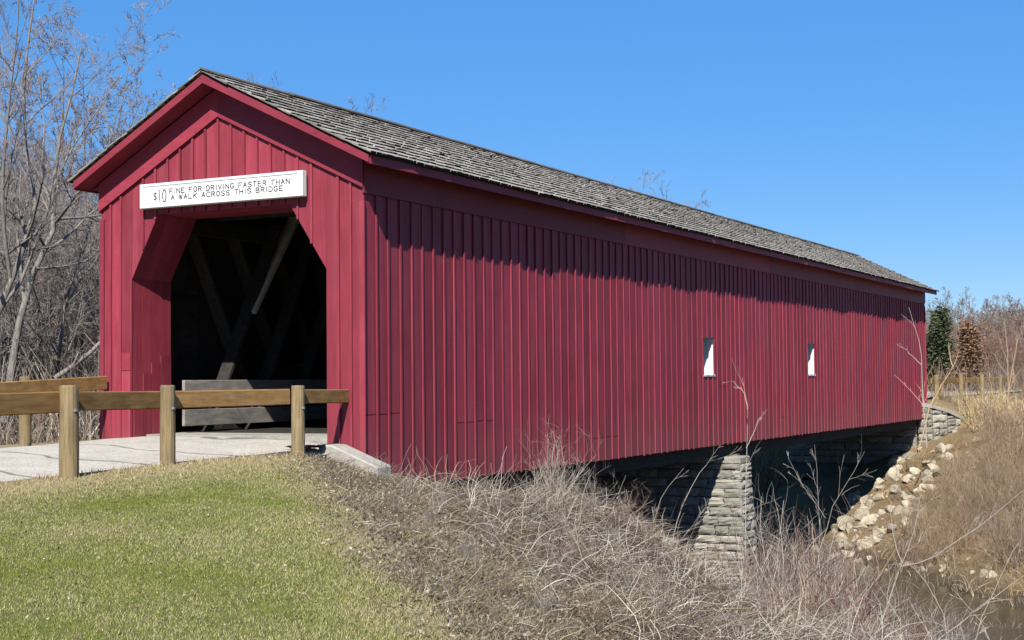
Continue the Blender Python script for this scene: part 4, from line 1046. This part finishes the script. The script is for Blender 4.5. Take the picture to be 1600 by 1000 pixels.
def tree_meshes(seed, limbs, radii, spec, rmin=0.005, barkm=BARK, twigm=TWIG, split=1):
    """limbs: list of (K,3) paths; spec: per level (n, angle, ratio, up)"""
    q = np.random.default_rng(seed); P = np.stack(limbs); Rr = np.stack(radii); thick = [(P, Rr)]; thin = []
    cur = (P, Rr)
    for lv, (n, ang, ratio, up) in enumerate(spec):
        cur = grow(cur[0], cur[1], n, ang, ratio, q, up, 0.13, 0.22 if lv else 0.18, 5 if lv < len(spec) - 1 else 3, rmin)
        (thick if lv < split else thin).append(cur)
    def merge(lst, name, mat, sides):
        Vs, Fs, o_ = [], [], 0
        for (p, r) in lst:
            v_, f_ = tubes(p, r, sides) if p.shape[1] > 3 else ribbons(p, r, len(p)); Vs.append(v_); Fs.append(f_ + o_); o_ += len(v_)
        return np_mesh(name, np.concatenate(Vs), np.concatenate(Fs), mat, None, sides > 3)
    return merge(thick, 'trunk', barkm, 7), merge(thin, 'crown', twigm, 3)

def simple_tree(seed, h, r0, lean=0.05, nl=4, spec=((7, .7, .45, .06), (6, .6, .5, .04), (6, .6, .5, .02), (3, .6, .55, 0.0)), **kw):
    q = np.random.default_rng(seed); limbs, radii = [], []
    tp = resample([(0, 0, -0.4), (q.normal(0, lean) * h, q.normal(0, lean) * h, h * .3), (q.normal(0, lean) * h * 1.3, q.normal(0, lean) * h * 1.3, h * .65), (q.normal(0, lean) * h * 2, q.normal(0, lean) * h * 2, h)])
    limbs.append(tp); radii.append(r0 * np.linspace(1.1, 0.12, 9))
    for i in range(nl):
        f0_ = q.integers(1, 4); a = i * 6.283 / nl + q.normal(0, .4); b = tp[f0_]; rem = h - b[2]; sp_ = q.uniform(.22, .45)
        e = b + np.array([math.cos(a) * rem * sp_, math.sin(a) * rem * sp_, rem * q.uniform(.75, .98)])
        mid = b + (e - b) * 0.45 + np.array([math.cos(a), math.sin(a), 0]) * rem * .07
        limbs.append(resample([b, mid, e])); radii.append(radii[0][f0_] * .62 * np.linspace(1, 0.15, 9))
    return tree_meshes(seed + 50, limbs, radii, spec, **kw)

def place_tree(meshes, P, label, group=None, sc_=1.0, rz=0.0, name='bare_tree'):
    o = empty(name, P); tag(o, label, 'tree', group)
    for m_, nm in zip(meshes, ('trunk', 'crown')): link(nm, m_, None, o)
    o.scale = (sc_, sc_, sc_); o.rotation_euler = (0, 0, rz); return o

# the big crooked tree left of the portal: limbs follow the photograph, at one depth with spread
def path(ptsx, t, origin, dt=0.0):
    out = []
    for i, (x, y) in enumerate(ptsx): out.append(pix(x, y, t + dt * i / max(1, len(ptsx) - 1)) - origin)
    return resample(out)
T0 = 36.0; base = pix(18, 640, T0); base[2] = ground_z(base[0], base[1])
A1 = path([(8, 660), (20, 560), (38, 458), (58, 416), (72, 386), (90, 344), (82, 300), (90, 228), (118, 125), (128, 70)], T0, base, 1.5)
A2 = path([(88, 346), (105, 325), (118, 305), (165, 262), (215, 215)], T0 + 0.6, base, -2)
A3 = path([(90, 342), (130, 340), (180, 333), (230, 322)], T0 + 0.6, base, 2)
A4 = path([(72, 388), (56, 362), (35, 350), (15, 330), (-12, 310)], T0 + 0.4, base, -2)
A5 = path([(56, 420), (85, 418), (128, 411), (160, 390), (200, 372)], T0 + 0.3, base, 2.5)
A6 = path([(80, 318), (64, 280), (70, 200), (60, 120)], T0 + 0.8, base, 1)
A7 = path([(84, 290), (110, 235), (150, 175), (190, 120)], T0 + 0.8, base, 2)
rad = lambda a, b: np.linspace(a, b, 9)
mA = tree_meshes(1, [A1, A2, A3, A4, A5, A6, A7], [rad(.11, .014), rad(.045, .008), rad(.035, .008), rad(.04, .008), rad(.035, .007), rad(.04, .008), rad(.035, .008)],
                 ((9, .65, .34, .06), (7, .6, .5, .04), (7, .55, .5, .03), (5, .5, .55, .02)), rmin=0.0042, twigm=TWIG)
place_tree(mA, base, 'crooked forked bare tree with grey trunk just left of the portal')
T1 = 31.0; base = pix(-14, 660, T1); base[2] = ground_z(base[0], base[1])
B1 = path([(-20, 680), (-8, 520), (0, 462), (16, 432), (34, 400), (52, 365), (58, 330), (40, 230), (36, 120), (50, 20), (60, -40)], T1, base, 1)
B2 = path([(16, 434), (10, 398), (2, 300), (12, 180), (28, 40), (30, -30)], T1, base, -1)
B3 = path([(0, 462), (-30, 380), (-60, 250), (-70, 100)], T1, base, -1)
B4 = path([(50, 370), (20, 390), (0, 410), (-30, 420)], T1, base, 2)
mB = tree_meshes(2, [B1, B2, B3, B4], [rad(.085, .012), rad(.045, .010), rad(.05, .010), rad(.03, .008)], ((10, .65, .32, .06), (7, .6, .5, .04), (7, .55, .5, .03), (5, .5, .55, .02)), rmin=0.0036, twigm=TWIG)
place_tree(mB, base, 'tall bare tree at the left picture edge, its top cut off by the frame')
# fallen leaning trunk beside the portal
base = pix(84, 592, 31.5); base[2] = ground_z(base[0], base[1])
C1 = path([(84, 592), (110, 575), (140, 552), (165, 527), (190, 508)], 31.0, base, 1)
mC = tree_meshes(3, [C1], [rad(.06, .035)], ((5, .6, .25, .05), (4, .6, .5, .02), (3, .6, .5, 0)), rmin=0.005)
o = place_tree(mC, base, 'pale dead trunk leaning behind the far guard rail', None, name='leaning_trunk')

KINDS = [simple_tree(20 + i, 9.0, 0.085, nl=5, spec=((8, .65, .42, .05), (7, .6, .5, .04), (6, .6, .5, .02), (4, .6, .55, 0.0)), rmin=0.0055) for i in range(3)] + [simple_tree(30 + i, 8.0, 0.11, nl=5, twigm=TWIG_FAR, rmin=0.016) for i in range(3)]
REDK = [simple_tree(40 + i, 6.0, 0.08, nl=6, twigm=TWIG_RED, rmin=0.014) for i in range(2)]
def dirpos(px, t):
    P = pix(px, 592, t); P[2] = ground_z(P[0], P[1]); return P
for i in range(46):                              # the wood left of the bridge
    t_ = rng.uniform(38, 85); px = rng.uniform(-120, 330) if t_ > 52 else rng.uniform(-60, 190)
    P = dirpos(px, t_)
    ht = (592 - rng.uniform(255, 345)) / FPX * t_ + 2.4
    place_tree(rng.choice(KINDS[:3]), P, 'bare grey tree in the dense wood left of the bridge', 'trees in the wood left of the bridge', ht / 9.0, rng.uniform(0, 6.28))
for px, t_, top, lab in ((150, 60, 120, 'tall bare tree above the wood, nearest to the left roof edge'), (10, 62, 60, 'tallest bare tree of the far wood, at the left picture edge'), (60, 66, 90, 'tall bare tree of the far wood between the picture edge and the roof')):
    place_tree(rng.choice(KINDS[:3]), dirpos(px, t_), lab, None, ((592 - top) / FPX * t_ + 2.4) / 9.0, rng.uniform(0, 6.28))
for px, t_, top, lab in ((545, 78, 150, 'bare tree whose topmost twigs show above the roof ridge near the portal'), (590, 86, 172, 'bare tree top just showing over the ridge beside the first tree top'), (905, 92, 262, 'small bare tree top poking over the middle of the roof ridge'), (935, 95, 264, 'bare tree top over the middle of the roof ridge, between two others'), (970, 98, 272, 'bare tree top over the roof ridge, farthest from the portal')):
    place_tree(rng.choice(KINDS[:3]), dirpos(px, t_), lab, None, 1.04 * ((592 - top) / FPX * t_ + 0.9) / 9.0, rng.uniform(0, 6.28))
for i in range(110):                              # wood beyond the far meadow
    t_ = rng.uniform(112, 175); px = rng.uniform(1380, 1720)
    top = 482 - 0.16 * max(0, px - 1500) + rng.uniform(-6, 40)
    P = dirpos(px, t_)
    place_tree(rng.choice(KINDS[3:]), P, 'grey-brown bare tree in the distant wood right of the bridge', 'trees in the distant wood', 0.86 * ((592 - top) / FPX * t_ + 0.9) / 8.0, rng.uniform(0, 6.28))
for i in range(55):
    t_ = rng.uniform(90, 112); px = rng.uniform(1430, 1700); top = rng.uniform(505, 560)
    place_tree(rng.choice(REDK), dirpos(px, t_), 'russet leafless thicket tree at the foot of the distant wood', 'russet thicket trees', ((592 - top) / FPX * t_ + 0.5) / 6.0, rng.uniform(0, 6.28))

B = scatter(26000, (-34, -4.0), (-4, 42), lambda x, y: np.where(s_of(x, y) < 11, np.clip(0.9 - np.hypot(x + 4, y) / 50, 0.2, 1), 0.0)); N = len(B)
P, Rr = canes(B, nr.uniform(0, 6.283, N), np.abs(nr.normal(0.35, 0.35, N)), nr.uniform(0.5, 2.6, N) * smooth01((-3.2 - B[:, 0]) / 5 + 0.25), nr.uniform(0.003, 0.007, N), 6, 0.6, 0.18, 21)
o = cane_object('undergrowth', P, Rr, CANE_COLS[np.array([0, 2, 3, 5, 2, 0])[nr.integers(0, 6, N)]] * nr.uniform(0.75, 1.15, (N, 1)), None, True); tag(o, 'thin bare undergrowth filling the wood left of the bridge', 'undergrowth', kind='stuff')
B = scatter(30000, (-18, -2.9), (2.5, 62), lambda x, y: np.where(s_of(x, y) < 11.5, (x > -10) * 1.0, (s_of(x, y) > 17) * 1.0)); N = len(B)
P, Rr = canes(B, nr.uniform(0, 6.283, N), np.abs(nr.normal(0.35, 0.3, N)), nr.uniform(0.8, 3.0, N), nr.uniform(0.006, 0.014, N), 5, 0.5, 0.14, 23)
o = cane_object('upstream_brush', P, Rr, CANE_COLS[nr.integers(0, 6, N)] * nr.uniform(0.5, 0.9, (N, 1)), None, True); tag(o, 'bare brush on the bank behind the bridge, seen under its floor', 'brush', kind='stuff')
B = scatter(15000, (-22, 26), (52, 118), lambda x, y: np.where(s_of(x, y) > 33, 1.0, 0.0) * in_view(x, y)); N = len(B)
P, Rr = canes(B, nr.uniform(0, 6.283, N), np.abs(nr.normal(0.3, 0.3, N)), nr.uniform(0.4, 2.2, N), nr.uniform(0.008, 0.018, N), 5, 0.5, 0.14, 22)
o = cane_object('distant_brush', P, Rr, np.array([[0.22, 0.165, 0.13], [0.26, 0.17, 0.125], [0.19, 0.15, 0.125], [0.32, 0.23, 0.14]])[nr.integers(0, 4, N)] * nr.uniform(0.7, 1.1, (N, 1)), None, True); tag(o, 'brown leafless brush in the meadow beyond the far bank', 'brush', kind='stuff')
# evergreens
def conifer(seed, h, rad_, cols, mat_):
    q = np.random.default_rng(seed); n = 5200
    u = q.random(n) ** 0.8; z = h * (0.06 + 0.94 * u); rr_ = rad_ * (1 - u) ** 0.8 * (0.75 + 0.25 * np.sin(u * 40)) * q.uniform(0.25, 1.15, n) * (0.7 + 0.45 * np.sin(3 * np.arctan2(q.normal(0, 1, n), q.normal(0, 1, n)) + u * 9)) + 0.05
    a = q.uniform(0, 6.283, n); c_ = np.stack([np.cos(a) * rr_, np.sin(a) * rr_, z], -1)
    cl_ = c_[q.integers(0, 70, n)] * np.array([1.15, 1.15, 1.0]) + q.normal(0, 0.24, (n, 3)); tk = q.random(n) < 0.75   # sprays gather in uneven boughs
    c_ = np.where(tk[:, None], cl_, c_)
    d = np.stack([np.cos(a), np.sin(a), q.normal(0.15, .35, n)], -1); d /= np.linalg.norm(d, axis=1, keepdims=True)
    s_ = np.cross(d, q.normal(0, 1, (n, 3))); s_ /= np.linalg.norm(s_, axis=1, keepdims=True)
    L = q.uniform(.08, .26, (n, 1)); w = q.uniform(.02, .06, (n, 1))
    V = np.stack([c_ - d * L * .5, c_ + s_ * w, c_ + d * L, c_ - s_ * w], 1).reshape(-1, 3)
    cl = cols[q.integers(0, len(cols), n)] * q.uniform(.7, 1.25, (n, 1))
    cr = np_mesh('crown', V, np.arange(n * 4).reshape(n, 4), mat_, np.repeat(cl, 4, 0))
    tv, tf = tubes(resample([(0, 0, -.3), (0.05, 0, h * .5), (0, 0, h * .97)])[None], np.linspace(.14, .02, 9)[None] * h / 6, 7)
    return np_mesh('trunk', tv, tf, BARK), cr
GREEN = np.array([[0.085, 0.105, 0.055], [0.12, 0.135, 0.07], [0.06, 0.075, 0.045]]); RUST = np.array([[0.25, 0.14, 0.085], [0.18, 0.12, 0.08], [0.28, 0.165, 0.10]])
P = dirpos(1472, 86); place_tree(conifer(1, (592 - 486) / FPX * 86 + .8, 1.45, GREEN, LEAFLIT), P, 'dark green conifer among bare trees just right of the bridge end', None, 1, 0, 'evergreen_tree')
P = dirpos(1516, 84); place_tree(conifer(2, (592 - 509) / FPX * 84 + .8, 1.3, RUST, LEAFLIT), P, 'rusty brown cedar in front of the distant wood', None, 1, 0, 'cedar_tree')
P = dirpos(1452, 88); place_tree(conifer(3, (592 - 520) / FPX * 88 + .8, 1.1, GREEN, LEAFLIT), P, 'smaller dark conifer half hidden by the bridge end', None, 1, 0, 'evergreen_tree')

# saplings and single stems that cross the red wall and the bank
def sapling(name, label, paths, r0, mat_, t, spec=((6, .5, .3, .05), (3, .5, .5, .02)), seed=0):
    b0 = pix(*paths[0][0], t); base_ = b0.copy()
    limbs = [path(p_, t, base_, 0.5) for p_ in paths]
    qj = np.random.default_rng(seed + 77)
    for L_ in limbs: L_[1:] += np.cumsum(qj.normal(0, 0.012, (8, 3)), 0) * t / 25
    m = tree_meshes(seed, limbs, [rad(r0 if i == 0 else r0 * .6, r0 * .22) for i in range(len(limbs))], spec, rmin=0.0035, barkm=mat_, twigm=mat_)
    return place_tree(m, base_, label, None, 1, 0, name)
PALEBARK = bark_mat('pale_sapling_bark', (0.36, 0.30, 0.25), (0.56, 0.49, 0.42))
TANBARK = bark_mat('tan_sapling_bark', (0.38, 0.27, 0.16), (0.52, 0.40, 0.26))
GREYB = bark_mat('grey_sapling_bark', (0.28, 0.24, 0.21), (0.42, 0.375, 0.335))
th = 33.0
sapling('sapling', 'pale slender sapling with bent top against the red wall above the pier', [[(1168, 950), (1166, 800), (1168, 700), (1166, 650), (1168, 625), (1158, 598)], [(1168, 640), (1163, 612), (1146, 597), (1138, 602)], [(1166, 700), (1182, 660), (1196, 640)]], 0.014, PALEBARK, th, ((3, .5, .22, .05), (2, .5, .5, .02)), 1)
sapling('sapling', 'tan whip sapling leaning in front of the wing wall at the bridge end', [[(1436, 700), (1452, 640), (1472, 600), (1492, 572), (1500, 545)], [(1490, 574), (1484, 552), (1482, 540)]], 0.03, TANBARK, 50, ((3, .5, .25, .03), (2, .5, .5, .02)), 2)
sapling('sapling', 'thin pink-grey sapling crossing the far end of the red wall', [[(1448, 700), (1442, 620), (1440, 560), (1436, 530), (1422, 480)], [(1446, 640), (1420, 610), (1396, 588)], [(1440, 570), (1415, 545), (1400, 535)]], 0.02, PALEBARK, 47, ((3, .5, .2, .05), (2, .5, .5, .02)), 3)
sapling('sapling', 'tall reddish sapling standing on the far bank at the right', [[(1574, 720), (1572, 640), (1570, 560), (1566, 500)], [(1572, 640), (1582, 570), (1590, 520)], [(1572, 660), (1556, 620), (1545, 590)]], 0.035, TANBARK, 60, ((6, .5, .3, .05), (3, .5, .5, .02)), 4)
sapling('sapling', 'crooked grey-brown trunk leaning over the water in the lower right', [[(1365, 1000), (1380, 960), (1398, 915), (1410, 880), (1432, 820), (1440, 770)], [(1408, 885), (1460, 870), (1520, 830), (1595, 770)], [(1410, 880), (1400, 840), (1395, 800)]], 0.015, GREYB, 24, ((6, .5, .3, .04), (4, .5, .5, .02)), 5)
sapling('sapling', 'pale crossing stems reaching up beside the river in the lower right', [[(1430, 1030), (1500, 975), (1560, 930), (1610, 895)], [(1480, 1010), (1474, 960), (1440, 900), (1420, 880)], [(1515, 1030), (1530, 960), (1560, 900), (1580, 860)], [(1560, 1030), (1530, 965), (1490, 920)], [(1360, 1020), (1340, 960), (1325, 920)]], 0.010, PALEBARK, 22, ((5, .5, .25, .04), (3, .5, .5, .02)), 6)
sapling('sapling', 'grey arching sapling in front of the dark gap right of the pier', [[(1270, 960), (1280, 860), (1300, 790), (1330, 740), (1352, 700)], [(1280, 850), (1275, 770), (1268, 690)], [(1290, 810), (1250, 750), (1232, 712)]], 0.010, GREYB, 30, ((6, .5, .3, .03), (4, .5, .5, .02)), 7)
sapling('sapling', 'grey looping bramble stems in front of the dark gap left of the pier', [[(1040, 900), (1060, 800), (1090, 740), (1115, 716), (1140, 722)], [(1020, 900), (1075, 830), (1115, 800), (1150, 790)], [(1000, 880), (1030, 780), (1062, 730)]], 0.013, GREYB, 29, ((5, .5, .3, .03), (4, .5, .5, .02)), 8)
sapling('sapling', 'single dark stem slanting up in front of the stone pier', [[(1122, 925), (1130, 880), (1140, 830), (1152, 790)], [(1138, 840), (1150, 800), (1168, 770)]], 0.012, BARK, 30, ((2, .5, .2, .03), (2, .5, .5, .02)), 9)

print('objects', len(bpy.data.objects), 'tris', sum(len(m.polygons) for m in bpy.data.meshes))
